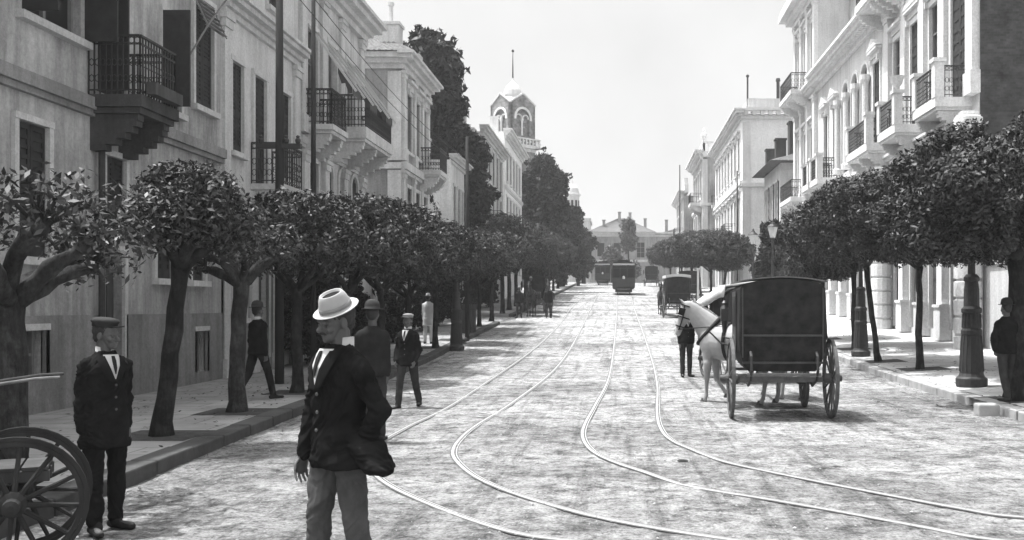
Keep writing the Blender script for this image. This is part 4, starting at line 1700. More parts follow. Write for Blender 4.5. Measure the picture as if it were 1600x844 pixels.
# near left pollards, hand placed
LT = [(-5.25, 8.3), (-5.72, 12.0), (-5.85, 14.7), (-6.0, 17.9), (-6.0, 21.2)]
street_tree('street_tree', 'nearest left street tree, bare pollarded limbs reaching out above the cart wheel', (-5.25, 8.3, swz(-5.25, 8.3)), 1.7, .15, 0.78, 2.2, 11, 3000, .042, M['leafN'], M['barkP'], GL, nl=8, pollard=True, dens=.62, flat=.6)
street_tree('street_tree', 'second left street tree, round leafy pollard head before the grey house', (-5.72, 12, swz(-5.72, 12)), 2.15, .125, .56, 2.95, 12, 10500, .042, M['leafN'], M['bark'], GL, nl=7, pollard=True, dens=1.0, lean=(.25, 0), flat=.85, offc=(.12, 0))
street_tree('street_tree', 'third left street tree, thin leaves and pale bare fingers of cut branches', (-5.85, 14.7, swz(-5.85, 14.7)), 2.0, .14, 0.66, 2.8, 13, 3600, .042, M['leafN'], M['barkP'], GL, nl=8, pollard=True, dens=.7, lean=(.05, 0), flat=.8)
protoL = [street_tree('street_tree', 'fourth left street tree, dense crown behind the two utility poles', (-6.0, 17.9, swz(-6, 17.9)), 1.95, .12, 1.1, 2.9, 14, 13500, .052, M['leafM'], M['bark'], GL, flat=.75),
          street_tree('street_tree', 'left street tree whose crown hangs over the pale hat', (-6.0, 21.2, swz(-6, 21.2)), 1.9, .12, 1.35, 3.0, 15, 16500, .055, M['leafM'], M['bark'], GL, flat=.75),
          street_tree('street_tree', 'sixth left street tree, trunk between the pale hat and the man walking', (-6.1, 24.6, swz(-6.1, 24.6)), 2.0, .11, 1.45, 3.2, 16, 18000, .058, M['leafM'], M['bark'], GL, flat=.75)]
kmap = {}
for c in bpy.data.objects:
    if c.parent is not None:
        kmap.setdefault(c.parent.name, []).append(c)
ys = [28.2, 31.6, 35.2, 38.8, 42.6, 46.6, 53, 57, 61, 65.5, 70, 75, 80, 86, 92, 99, 106, 114]
labs = ['left street tree directly above the head of the man walking on the road', 'left street tree beside the thin telegraph pole and the white figure',
        'left street tree with its trunk behind the black lamp post base', 'left street tree next to the dark tree guard', 'left street tree just past the dark tree guard',
        'last left street tree before the gap in the kerb', 'first left street tree beyond the gap in the kerb', 'left street tree over the waiting dark horses',
        'left street tree just behind the waiting dark horses', 'left street tree a little uphill of the dark horses', 'left street tree below the narrow grey house',
        'left street tree below the tall pale house', 'left street tree in front of the round dark tree foot', 'left street tree uphill, ninth from the top of the row',
        'left street tree near the smaller far tram', 'left street tree, third from the top of the hill', 'left street tree, second from the top of the hill', 'topmost left street tree where the street vanishes']
rs = random.Random(8)
for i, y in enumerate(ys):
    x = -6.1 - (.3 if y > 50 else 0) + rs.uniform(-.15, .15)
    dup(protoL[(i + 1) % 3], (x, y, swz(x, y)), rs.uniform(0, 6.28), labs[i], GL, rs.uniform(.9, 1.2) + (.1 if y > 50 else 0), kmap)
for (x, y) in LT[1:] + [(-6.1, 24.6)] + [(-6.1, yy) for yy in ys[:5]]:
    pit(x, y, 1.0, 1.0)
# second row and bushes on the house side of the left pavement
# right trees
def on_r(px, py):
    """place on the right pavement seen at a pixel"""
    lo, hi = 8., 120.
    for _ in range(50):
        m = (lo + hi) / 2
        x = (px - 967) / FPX * m
        if EYE - m * (py - 480) / FPX > swz(x, m):
            lo = m
        else:
            hi = m
    return (px - 967) / FPX * m, m
RT = []
x, y = on_r(1590, 625)
RT.append((x, y))
street_tree('street_tree', 'nearest right street tree, thick dark trunk behind the man at the right edge', (x, y, swz(x, y)), 2.4, .20, 2.0, 3.45, 21, 100000, .047, M['leafR'], M['bark'], GR, flat=.64, offc=(.1, .4))
pit(x - .05, y + .1, 1.15, 1.1)
x, y = on_r(1436, 577)
RT.append((x, y))
protoR = [street_tree('street_tree', 'slim right street tree with a forked trunk, left of the near lamp post', (x, y, swz(x, y)), 2.5, .10, 2.1, 3.75, 22, 80000, .052, M['leafR'], M['bark'], GR, flat=.58)]
pit(x + .1, y, 1.1, 1.0)
x, y = on_r(1373, 565)
protoR.append(street_tree('street_tree', 'thin leaning right street tree in its dark square pit by the coach wheel', (x, y, swz(x, y)), 2.6, .09, 1.8, 3.8, 23, 62000, .052, M['leafR'], M['bark'], GR, lean=(-.35, 0), flat=.65))
pit(x + .1, y, 1.1, 1.0)
kmap = {}
for c in bpy.data.objects:
    if c.parent is not None:
        kmap.setdefault(c.parent.name, []).append(c)
rl = [(7.5, 30.6, 1.0, 'right street tree just behind the second lamp post base'), (7.55, 35, .8, 'right street tree over the right edge of the coach roof'),
(8.6, 20.2, .95, 'right street tree at the frame edge, on the house side of the near lamp'),
      (7.3, 69, .98, 'right street tree at the near end of the round clump beyond the lanterns'), (7.1, 74, 1.0, 'right street tree in the round clump, second from its near end'),
      (6.9, 79, 1.05, 'right street tree in the middle of the round clump'), (6.6, 87, 1.05, 'right street tree in the round clump, left of the middle'),
      (6.2, 96, 1.05, 'right street tree near the left end of the round clump'), (5.7, 106, 1.0, 'right street tree at the left end of the round clump'),
      (9.6, 51, .55, 'small dark tree at the garden gate behind the lantern pair')]
for i, (x, y, s_, lb) in enumerate(rl):
    far = 60 < y
    dup(protoR[i % 2], (x, y, swz(x, y) - (.9 if far else 0)), rs.uniform(0, 6.28), lb, GR, s_ * (1.18 if far else 1), kmap)
    if y < 38 and x < 8:
        pit(x, y, 1.0, 1.0)

# tall dark trees on the left skyline
gg = g(58)
dark_tree('conifer', 'huge dark tree rising behind the roof of the corner villa', (-11.4, 57.6, gg), 16.5, 2, 31, 26000, .26,
          [(0, 0, 15.2, 1.5), (-1.2, .3, 14.6, 1.3), (.9, 0, 14.2, 1.3), (.2, 0, 12.8, 1.7), (1.2, 0, 12.4, .9), (-.8, 0, 11.6, 1.7), (.6, 0, 10.6, 1.5), (0, 0, 8.6, 1.7), (.3, 0, 6.5, 1.8), (0, 0, 4.6, 1.6)], M['leafD'], .35)
dark_tree('conifer', 'lower dark tree stepping down right of the huge one', (-9.9, 59.2, gg), 11, 2, 32, 20000, .26,
          [(-.6, 0, 10.9, 1.1), (.5, 0, 9.7, 1.2), (1.1, 0, 9.6, .8), (-.3, 0, 8.6, 1.4), (.6, 0, 7.2, 1.4), (0, 0, 5.4, 1.5), (0, 0, 3.6, 1.4)], M['leafD'], .3)
dark_tree('ivy_tree', 'ivy covered trunk mass in front of the narrow grey house', (-9.0, 57.0, gg), 8, 1, 33, 9000, .2,
          [(.3, 0, 8.0, .9), (.3, 0, 6.6, .9), (.2, 0, 5.2, 1.0), (.3, 0, 3.8, 1.0), (0, 0, 2.4, .9)], M['leafD'], .2)
gg = g(90)
dark_tree('broadleaf_tree', 'big round dark tree right of the church tower', (-7.3, 92, gg), 12.5, 2.4, 34, 26000, .26,
          [(0, 0, 12.2, 1.3), (1.0, 0, 11.0, 1.3), (-.9, 0, 10.7, 1.3), (1.7, 0, 10.2, .7), (0, 0, 9.3, 1.9), (1.2, 0, 8.4, 1.3), (-1.0, 0, 8.0, 1.4), (.1, 0, 6.6, 1.9), (0, 0, 4.6, 2.0), (-1, 0, 3, 1.8), (1, 0, 3, 1.8)], M['leafD'], .4)
gg = g(105)
dark_tree('broadleaf_tree', 'dark tree below the small domed turret', (-6.4, 108, gg), 9.5, 2.4, 35, 16000, .26,
          [(0, 0, 8.6, 1.2), (1.2, 0, 8.2, 1.0), (-1., 0, 7.6, 1.2), (.4, 0, 6.6, 1.5), (-.2, 0, 4.9, 1.7), (0, 0, 3, 1.8)], M['leafD'], .35)
dark_tree('cypress', 'slender pointed cypress at the right end of the dark tree group', (-4.9, 116, g(116)), 9.6, 1, 36, 8000, .22,
          [(0, 0, 9.3, .25), (0, 0, 8.4, .45), (0, 0, 7.3, .6), (0, 0, 6, .75), (0, 0, 4.6, .9), (0, 0, 3, .95), (0, 0, 1.7, .9)], M['leafD'], .2)
dark_tree('broadleaf_tree', 'short thick dark tree left of the tram', (-4.7, 128, g(128)), 7.2, 1.6, 37, 9000, .24,
          [(0, 0, 6.4, .9), (.3, 0, 5.2, 1.3), (-.4, 0, 4.0, 1.4), (0, 0, 2.5, 1.5)], M['leafD'], .3)
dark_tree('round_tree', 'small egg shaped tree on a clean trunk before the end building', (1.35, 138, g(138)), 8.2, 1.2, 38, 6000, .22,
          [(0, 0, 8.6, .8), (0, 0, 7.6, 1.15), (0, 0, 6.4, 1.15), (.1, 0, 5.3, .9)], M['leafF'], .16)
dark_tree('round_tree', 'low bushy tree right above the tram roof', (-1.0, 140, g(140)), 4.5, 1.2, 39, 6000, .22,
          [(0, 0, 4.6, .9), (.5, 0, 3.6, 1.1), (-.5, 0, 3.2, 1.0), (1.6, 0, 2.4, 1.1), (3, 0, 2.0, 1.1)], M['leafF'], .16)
dark_tree('courtyard_tree', 'dark shrub in the courtyard behind the two street lanterns', (9.7, 60.5, g(60)), 6, 1.2, 40, 7000, .2,
          [(0, 0, 4.6, .9), (.3, 0, 3.6, 1.1), (-.3, 0, 2.5, 1.0)], M['leafD'], .16)
for (x, y, h, lb, sd) in ((-9.3, 47.3, 5.2, 'leafy garden tree in the gap right of the corner villa', 41), (-9.4, 35.8, 4.6, 'leafy garden tree in the gap left of the corner villa', 42)):
    dark_tree('garden_tree', lb, (x - .9, y, g(y)), h, 1.5, sd, 9000, .17, [(0, 0, h, 1.1), (.5, .4, h - .9, 1.2), (-.5, -.5, h - 1.2, 1.2), (.2, 1.2, h - 1.6, 1.2), (.2, -1.2, h - 1.8, 1.2), (0, 0, h - 2.6, 1.4)], M['leafM'], .2)

# ------------------------------------------------------------------ poles and lamps
def pole(label, x, y, h, r, arm=True, name='telegraph_pole'):
    z = swz(x, y)
    t = thing(name, label, 'utility pole', (x, y, z))
    mb = MB()
    mb.tube([(0, 0, -.2), (0, 0, h * .5), (0, 0, h)], [r * 1.15, r, r * .8], 10)
    mb.build('shaft', M['pole'], t, smooth=True)
    if arm:
        mb = MB()
        mb.box(-.45, .45, -.05, .05, 4.85, 4.95)
        for q in (-.38, 0, .38):
            mb.lathe([(.02, 0), (.05, .02), (.06, .08), (.03, .12), (.045, .15), (.01, .18)], (q + (.0 if q else .14), 0, 4.95), 8)
        mb.build('bracket', M['iron'], t)
    return t
pole('thick dark utility pole with a small cross arm, left one of the near pair', -7.0, 19.8, 9.6, .085)
pole('thinner dark utility pole, right one of the near pair', -7.35, 23.1, 9.8, .06, False)
pole('distant utility pole with a lamp like finial beside the low plain house', -5.75, 36.4, 7.6, .075, False)
pole('far thin pole standing on the right pavement before the end building', 6.6, 104, 13.2, .07, False)
pole('thin pole before the white palace carrying nothing', 9.0, 73, 9.6, .06, False)
for k, (a, b) in enumerate((((-7.35, 23.1, 9.2), (-5.75, 36.4, 7.3)), ((-7.0, 19.8, 8.6), (-5.75, 36.4, 6.9)))):
    mb = MB()
    a, b = Vector(a), Vector(b)
    mb.tube([a.lerp(b, i / 14) - Vector((0, 0, .35 * math.sin(PI * i / 14))) for i in range(15)], .012, 4)
    tag(mb.build('wire', M['iron'], None, tuple(a)), ['higher sagging overhead wire between the two left utility poles', 'lower sagging overhead wire between the left utility poles'][k], 'wire')

def lamp(label, x, y, h=4.6, big=True, onroad=False, sc=1.):
    z = g(y) if onroad else swz(x, y)
    t = thing('street_lamp', label, 'street lamp', (x, y, z), 0, 'cast iron street lamps', sc)
    mb = MB()
    if big:
        prof = [(.29, 0), (.30, .05), (.30, .16), (.25, .2), (.225, .26), (.22, .5), (.20, .8), (.185, 1.0), (.20, 1.03), (.20, 1.10), (.175, 1.14), (.165, 1.42), (.195, 1.46), (.195, 1.52), (.15, 1.57), (.145, 1.9), (.125, 2.05), (.15, 2.08), (.15, 2.14), (.10, 2.2)]
    else:
        prof = [(.2, 0), (.2, .2), (.15, .26), (.13, .7), (.15, .74), (.09, .8)]
    mb.lathe(prof, (0, 0, 0), 16)
    if big:
        for k in range(16):
            a = 2 * PI * k / 16
            mb.bar((math.cos(a) * .222, math.sin(a) * .222, .3), (math.cos(a) * .182, math.sin(a) * .182, 1.0), .025)
            mb.bar((math.cos(a) * .172, math.sin(a) * .172, 1.15), (math.cos(a) * .163, math.sin(a) * .163, 1.42), .025)
    mb.build('base', M['iron'], t, smooth=False)
    mb = MB()
    zb = prof[-1][1]
    mb.lathe([(.075, zb), (.06, zb + .5), (.05, h - .9), (.07, h - .88), (.07, h - .84), (.04, h - .8), (.04, h - .72)], (0, 0, 0), 12)
    mb.bar((-.35, 0, h - 1.15), (.35, 0, h - 1.15), .035)
    mb.build('post', M['iron'], t)
    mb = MB()
    mb.lathe([(.12, h - .7), (.23, h - .22)], (0, 0, 0), 4)
    ln = mb.build('lantern', M['lampg'], t)
    mb = MB()
    mb.lathe([(.12, h - .74), (.12, h - .70)], (0, 0, 0), 4)
    mb.lathe([(.27, h - .22), (.25, h - .19), (.09, h - .06), (.09, h - .02), (.05, h), (.05, h + .06), (.01, h + .12)], (0, 0, 0), 4)
    for k in range(4):
        a = PI / 2 * k
        mb.bar((math.cos(a) * .105, math.sin(a) * .105, h - .7), (math.cos(a) * .2, math.sin(a) * .2, h - .2), .02)
    mb.build('lantern_frame', M['iron'], ln)
    return t
x, y = on_r(1518, 604)
lamp('near right cast iron lamp post with a thick ringed base', x, y, 4.7)
x, y = on_r(1345, 557)
lamp('second right lamp post base, between two thin trees beside the coach', x, y, 4.7, sc=.92)
lamp('small lantern on a slim post, left of the lantern pair over the coach roof', 7.0, 50, 4.45, False)
lamp('lantern on a slim post, right of the lantern pair over the coach roof', 7.05, 44, 4.65, False)
lamp('left lamp post with a bottle shaped base at the kerb edge', -5.45, 32.2, 4.7, onroad=True, sc=.9)

# dark wooden guard round a left tree
t = thing('tree_guard', 'dark wooden guard box around a left tree trunk', 'tree guard', (-6.1, 38.8, swz(-6.1, 38.8)))
mb = MB()
for k in range(12):
    a = 2 * PI * k / 12
    mb.box(math.cos(a) * .26 - .055, math.cos(a) * .26 + .055, math.sin(a) * .26 - .055, math.sin(a) * .26 + .055, 0, 1.15)
mb.build('slats', M['wood'], t)
mb = MB()
for z in (.2, .95):
    mb = MB()
    mb.tube([(math.cos(a) * .33, math.sin(a) * .33, z) for a in [2 * PI * k / 16 for k in range(16)]], .02, 5, True)
    mb.build('hoop', M['iron'], t)

# white wooden post near the far cabs, stone block at the corner kerb
mb = MB()
mb.box(-.06, .06, -.06, .06, 0, 2.5)
mb.box(-.09, .09, -.09, .09, 2.502, 2.58)
o = mb.build('white_post', M['white'])
o.location = (4.95, 60, g(60))
tag(o, 'white wooden post standing on the road beyond the white horse', 'post')
mb = MB()
mb.box(-.17, .17, -.13, .13, -.05, .2)
o = mb.build('corner_stone', M['kerb'], bevel=.03)
x, y, z = hit(1549, 652)
o.location = (x, y + .2, z)
tag(o, 'squared kerb stone block at the near corner of the right pavement', 'stone block')
mb = MB()
mb.tube([(.055 * math.cos(a), .055 * math.sin(a), .0) for a in [2 * PI * k / 16 for k in range(16)]], .009, 6, True)
o = mb.build('iron_ring', M['iron'])
o.location = hit(1067, 720, .015)
tag(o, 'small iron ring lying on the road right of the bent rail', 'ring')

# shrubs added along the left house fronts to darken them under the trees
rs = random.Random(77)
sl = ['dark shrub against the pale house with tall closed shutters', 'dark shrub behind the two utility poles', 'dark shrub below the first window awning', 'dark shrub below the middle window awning',
      'dark shrub below the last window awning', 'dark shrub at the near end of the garden wall', 'dark shrub at the far end of the garden wall', 'dark shrub at the corner of the villa',
      'dark shrub at the villa front behind the tree guard', 'dark shrub at the garden wall past the villa', 'dark shrub at the low plain house', 'dark shrub at the narrow grey house']
sp = None
for i, (y, lb) in enumerate(zip((22.6, 25.3, 27.6, 29.6, 31.7, 34.0, 36.8, 39.7, 43.0, 47.0, 52.5, 60.0), sl)):
    if i in (0, 2, 4, 6):
        continue
    loc = (-8.1 + rs.uniform(-.1, .1), y, swz(-8.1, y))
    if sp is None:
        sp = dark_tree('garden_shrub', lb, loc, 2.0, 1, 51, 16000, .07, [(0, 0, 2.1, .55), (0, .45, 1.5, .6), (0, -.5, 1.6, .6), (.05, .1, .8, .65), (0, .8, .8, .5), (0, -.8, .9, .5), (0, -.3, 2.6, .35)], M['leafD'], .06, group='shrubs against the left house fronts')
        kmap = {sp.name: [c_ for c_ in bpy.data.objects if c_.parent is sp]}
    else:
        dup(sp, loc, rs.choice((0, 3.14)), lb, 'shrubs against the left house fronts', rs.uniform(.7, .95), kmap)
mb = MB()

# loose stones and clods strewn on the roadway
rs = random.Random(5)
mb = MB()
for k in range(9000):
    y = 4 + 34 * rs.random() ** 1.6
    x = rs.uniform(-5, 8)
    if not (kl(y) + .1 < x < (kr(y) - .1 if y > 14 else 9)):
        continue
    r_ = rs.uniform(.004, .015) * (1.6 if rs.random() < .08 else 1)
    z = g(y) + .008 + r_ * .3
    q = [Vector((rs.uniform(.6, 1.2), 0, 0)), Vector((0, rs.uniform(.6, 1.2), 0)), Vector((-rs.uniform(.6, 1.2), 0, 0)), Vector((0, -rs.uniform(.6, 1.2), 0)), Vector((0, 0, rs.uniform(.5, .9))), Vector((0, 0, -.6))]
    mb.add([Vector((x, y, z)) + p * r_ for p in q], [(0, 1, 4), (1, 2, 4), (2, 3, 4), (3, 0, 4), (1, 0, 5), (2, 1, 5), (3, 2, 5), (0, 3, 5)])
mb.build('gravel', M['ground'], kind='stuff')

rng_ = np.random.default_rng(9)
pl = []
for k in range(2600):
    s_ = -1 if rs.random() < .6 else 1
    y = rs.uniform(6, 40) if s_ < 0 else rs.uniform(15, 40)
    x = (kl(y) - rs.uniform(-.5, 3.2)) if s_ < 0 else (kr(y) + rs.uniform(-.6, 3.5))
    onp = (x < kl(y) - .02) if s_ < 0 else (x > kr(y) + .02)
    pl.append((x, y, (swz(x, y) if onp else g(y) + .012) + .008))
pl = np.array(pl)
nn = rng_.normal(scale=.22, size=(len(pl), 3)) + np.array((0, 0, 1.))
nn /= np.linalg.norm(nn, axis=1)[:, None]
o = leaf_obj(pl, nn, .035, M['leafN'], None, rng_, 'fallen_leaves')
o['kind'] = 'stuff'
# ------------------------------------------------------------------ wheels and carriages (rear end towards -Y, ground at z=0)
def wheel(parent, x, y, r, mat, n=12, tw=.05, out=1, tilt=.03, nm='wheel'):
    """spoked wheel standing in the YZ plane at x; separate rim, hub and spokes"""
    mb = MB()
    S = 36
    for (ra, rb, w) in ((r, r - .028, tw * .9), (r - .03, r - .062, tw * 1.1)):
        v = []
        for k in range(S):
            a = 2 * PI * k / S
            for rr in (ra, rb):
                for q in (-w / 2, w / 2):
                    v.append((x + q, y + rr * math.cos(a), r + rr * math.sin(a)))
        f = []
        for k in range(S):
            j = (k + 1) % S
            A, B_ = k * 4, j * 4
            f += [(A, A + 1, B_ + 1, B_), (A + 2, B_ + 2, B_ + 3, A + 3), (A, B_, B_ + 2, A + 2), (A + 1, A + 3, B_ + 3, B_ + 1)]
        mb.add(v, f)
    w_ = mb.build(nm, mat, parent)
    mb = MB()
    o = out
    mb.loft([((x + o * d, y, r), (0, q, 0), (0, 0, q)) for d, q in ((-.13, .05), (-.10, .075), (.05, .085), (.09, .055), (.17, .05), (.18, .02))], 12)
    mb.build('hub', mat, w_)
    for k in range(n):
        a = 2 * PI * k / n + .1
        mb = MB()
        mb.tube([(x + o * .02, y + math.cos(a) * .07, r + math.sin(a) * .07), (x, y + math.cos(a) * (r - .06), r + math.sin(a) * (r - .06))], .019, 6, r1=.015)
        mb.build('spoke', mat, w_)
    return w_

def coach(name, label, loc, rz, roofm, bodym=None, roof_slope=0., sc=1., spokes=12, length=1.55, undr='undr', group=None, mudguard=False, hood=False, roof_th=.018):
    bodym = bodym or M['leather']
    t = thing(name, label, 'carriage', loc, rz, group, sc)
    # body: closed tub, section drawn in XZ and run along Y
    prof = [(-.52, .74), (-.60, .84), (-.655, 1.05), (-.67, 1.25), (-.665, 1.6), (-.655, 2.02), (-.60, 2.09)]
    top = [(-.40, 2.135), (-.2, 2.165), (0, 2.175)]
    left = prof + top
    sec = left + [(-x, z) for x, z in reversed(left[:-1])]
    mb = MB()
    ys = [(0.0, .96, 0), (.03, 1.0, 0), (.5, 1.0, 0), (length - .03, .97, 0), (length, .93, 0)]
    rows = []
    for y, s_, _ in ys:
        zoff = 0
        rows.append([(x * s_, y + (.16 * max(0, 1.3 - z) ** 1.5 if y < .4 else -.16 * max(0, 1.3 - z) ** 1.5), .74 + (z - .74) * (1 if s_ > .95 else .995) - (roof_slope * y if z > 2 else 0)) for x, z in sec])
    n = len(sec)
    v = [p for r_ in rows for p in r_]
    f = []
    for j in range(len(rows) - 1):
        for i in range(n):
            k = (i + 1) % n
            f.append((j * n + i, j * n + k, (j + 1) * n + k, (j + 1) * n + i))
    f.append(tuple(reversed(range(n))))
    f.append(tuple((len(rows) - 1) * n + i for i in range(n)))
    mb.add(v, f)
    mb.build('body', bodym, t, bevel=.012)
    # back panel seams and folded hood irons
    mb = MB()
    for z in (1.28, .86):
        mb.box(-.62, .62, -.018, -.001, z, z + .03)
    for x in (-.625, .605):
        mb.box(x, x + .02, -.016, -.001, .95, 2.03)
    mb.build('moulding', M['coach'], t)
    # roof skin
    mb = MB()
    v, f = [], []
    K = 14
    for y in (-.02, length + .05):
        for i in range(K + 1):
            x = -.675 + 1.35 * i / K
            z = 2.115 + .07 * (1 - (x / .675) ** 2) - roof_slope * max(0, y)
            v.append((x, y, z))
            v.append((x, y, z + roof_th))
    m = 2 * (K + 1)
    for i in range(K):
        a = 2 * i
        f += [(a, a + 2, m + a + 2, m + a), (a + 1, m + a + 1, m + a + 3, a + 3), (a, a + 1, a + 3, a + 2), (m + a, m + a + 2, m + a + 3, m + a + 1)]
    f += [(0, m, m + 1, 1), (2 * K, 2 * K + 1, m + 2 * K + 1, m + 2 * K)]
    mb.add(v, f)
    mb.build('roof', roofm, t)
    # side doors with windows
    for s_ in (-1, 1):
        mb = MB()
        x = s_ * .672
        mb.box(min(x, x + s_ * .014), max(x, x + s_ * .014), .45, 1.1, .95, 1.98)
        d_ = mb.build('door', M['coach'], t)
        mb = MB()
        mb.box(min(x, x + s_ * .02), max(x, x + s_ * .02), .52, 1.03, 1.42, 1.9)
        mb.build('window', M['glass'], d_)
        mb = MB()
        mb.bar((x + s_ * .035, .5, 1.28), (x + s_ * .035, .6, 1.28), .015)
        mb.build('handle', M['rail'], d_)
        mb = MB()   # carriage lamp on a bracket
        X_ = s_ * .80
        mb.box(X_ - .06, X_ + .06, 1.24, 1.36, 1.5, 1.7)
        mb.lathe([(.08, 1.7), (.05, 1.76), (.05, 1.8), (.02, 1.84)], (X_, 1.3, 0), 8)
        mb.lathe([(.03, 1.3), (.05, 1.5)], (X_, 1.3, 0), 8)
        mb.bar((s_ * .67, 1.3, 1.5), (X_, 1.3, 1.5), .02)
        mb.build('lamp', M['coach'], t)
        mb = MB()   # C spring
        mb.tube([(s_ * .50, -.10 + .0, .62), (s_ * .50, -.22, .78), (s_ * .5, -.2, .98), (s_ * .5, -.06, 1.04)], .022, 6)
        mb.tube([(s_ * .5, -.1, .62), (s_ * .5, .3, .50), (s_ * .5, .7, .6)], .022, 6)
        mb.tube([(s_ * .5, -.06, 1.04), (s_ * .52, .12, .78)], .014, 5)
        mb.build('spring', M['iron'], t)
        if not mudguard:
            continue
        mb = MB()   # mudguard over the back wheel
        A = [(s_ * .62, .25 + math.cos(a) * .69, .6 + math.sin(a) * .69) for a in [PI * (.25 + .5 * k / 8) for k in range(9)]]
        for p, q in zip(A, A[1:]):
            mb.add([(p[0] + s_ * .02, p[1], p[2]), (p[0] + s_ * .2, p[1], p[2]), (q[0] + s_ * .2, q[1], q[2]), (q[0] + s_ * .02, q[1], q[2])], [(0, 1, 2, 3)])
        mb.build('mudguard', M['coach'], t)
    # under carriage
    mb = MB()
    mb.bar((-.70, .25, .6), (.70, .25, .6), .07, .08)
    mb.build('axle', M[undr], t)
    mb = MB()
    mb.bar((-.58, length + .35, .46), (.58, length + .35, .46), .06, .07)
    mb.build('axle', M[undr], t)
    mb = MB()
    mb.bar((-.56, -.14, .70), (.56, -.14, .70), .06, .05)
    mb.build('rear_bar', M[undr], t)
    mb = MB()
    mb.bar((0, .2, .58), (0, length + .4, .55), .08, .07)
    mb.build('perch', M[undr], t)
    R1, R2 = .62, .47
    for s_ in (-1, 1):
        wheel(t, s_ * .775, .25, R1, M['wheelw'], spokes, .05, s_)
        wheel(t, s_ * .62, length + .35, R2, M['wheelw'], max(8, spokes - 2), .05, s_)
    # driver's seat, footboard, pole
    mb = MB()
    y0 = length + .1
    mb.box(-.5, .5, y0, y0 + .5, 1.18, 1.32)
    mb.box(-.5, .5, y0 - .02, y0 + .06, 1.32, 1.62)
    mb.build('driver_seat', M['leather'], t, bevel=.02)
    mb = MB()
    mb.box(-.48, .48, y0 + .1, y0 + .75, .74, .80)
    mb.add([(-.48, y0 + .75, .8), (.48, y0 + .75, .8), (.48, y0 + .95, 1.12), (-.48, y0 + .95, 1.12), (-.48, y0 + .78, .78), (.48, y0 + .78, .78), (.48, y0 + .98, 1.1), (-.48, y0 + .98, 1.1)],
           [(0, 1, 2, 3), (4, 7, 6, 5), (0, 4, 5, 1), (3, 2, 6, 7), (0, 3, 7, 4), (1, 5, 6, 2)])
    mb.box(-.4, .4, y0 + .02, y0 + .45, .802, 1.178)
    mb.build('footboard', M['coach'], t)
    mb = MB()
    mb.tube([(0, y0 + .5, .6), (0, y0 + 1.6, .7), (0, y0 + 2.7, .8)], .035, 8, r1=.025)
    mb.bar((-.6, y0 + .85, .62), (.6, y0 + .85, .62), .05)
    mb.build('shaft_pole', M[undr], t)
    if hood:
        # pale canvas sheet sloping forward over the seat, on thin irons
        mb = MB()
        v = []
        for i in range(7):
            y = -.12 + i * .36
            z = 2.22 - .17 * max(0, y)
            for x, dz_ in ((-.86, -.26), (-.80, 0), (0, .09), (.80, 0), (.86, -.26)):
                v.append((x, y, z + dz_ + .015 * math.sin(x * 9 + i * 2)))
        f = [(r_ * 5 + c_, r_ * 5 + c_ + 1, (r_ + 1) * 5 + c_ + 1, (r_ + 1) * 5 + c_) for r_ in range(6) for c_ in range(4)]
        mb.add(v, f)
        ca = mb.build('canvas_hood', M['coachpale'], t, smooth=True)
        so = ca.modifiers.new('s', 'SOLIDIFY')
        so.thickness = .05
        mb = MB()
        for x in (-.78, .78):
            mb.bar((x, 0, 1.3), (x, 0, 2.15), .02)
            mb.bar((x, 1.9, 1.2), (x, 1.9, 1.85), .02)
        mb.build('hood_iron', M['iron'], ca)
    return t

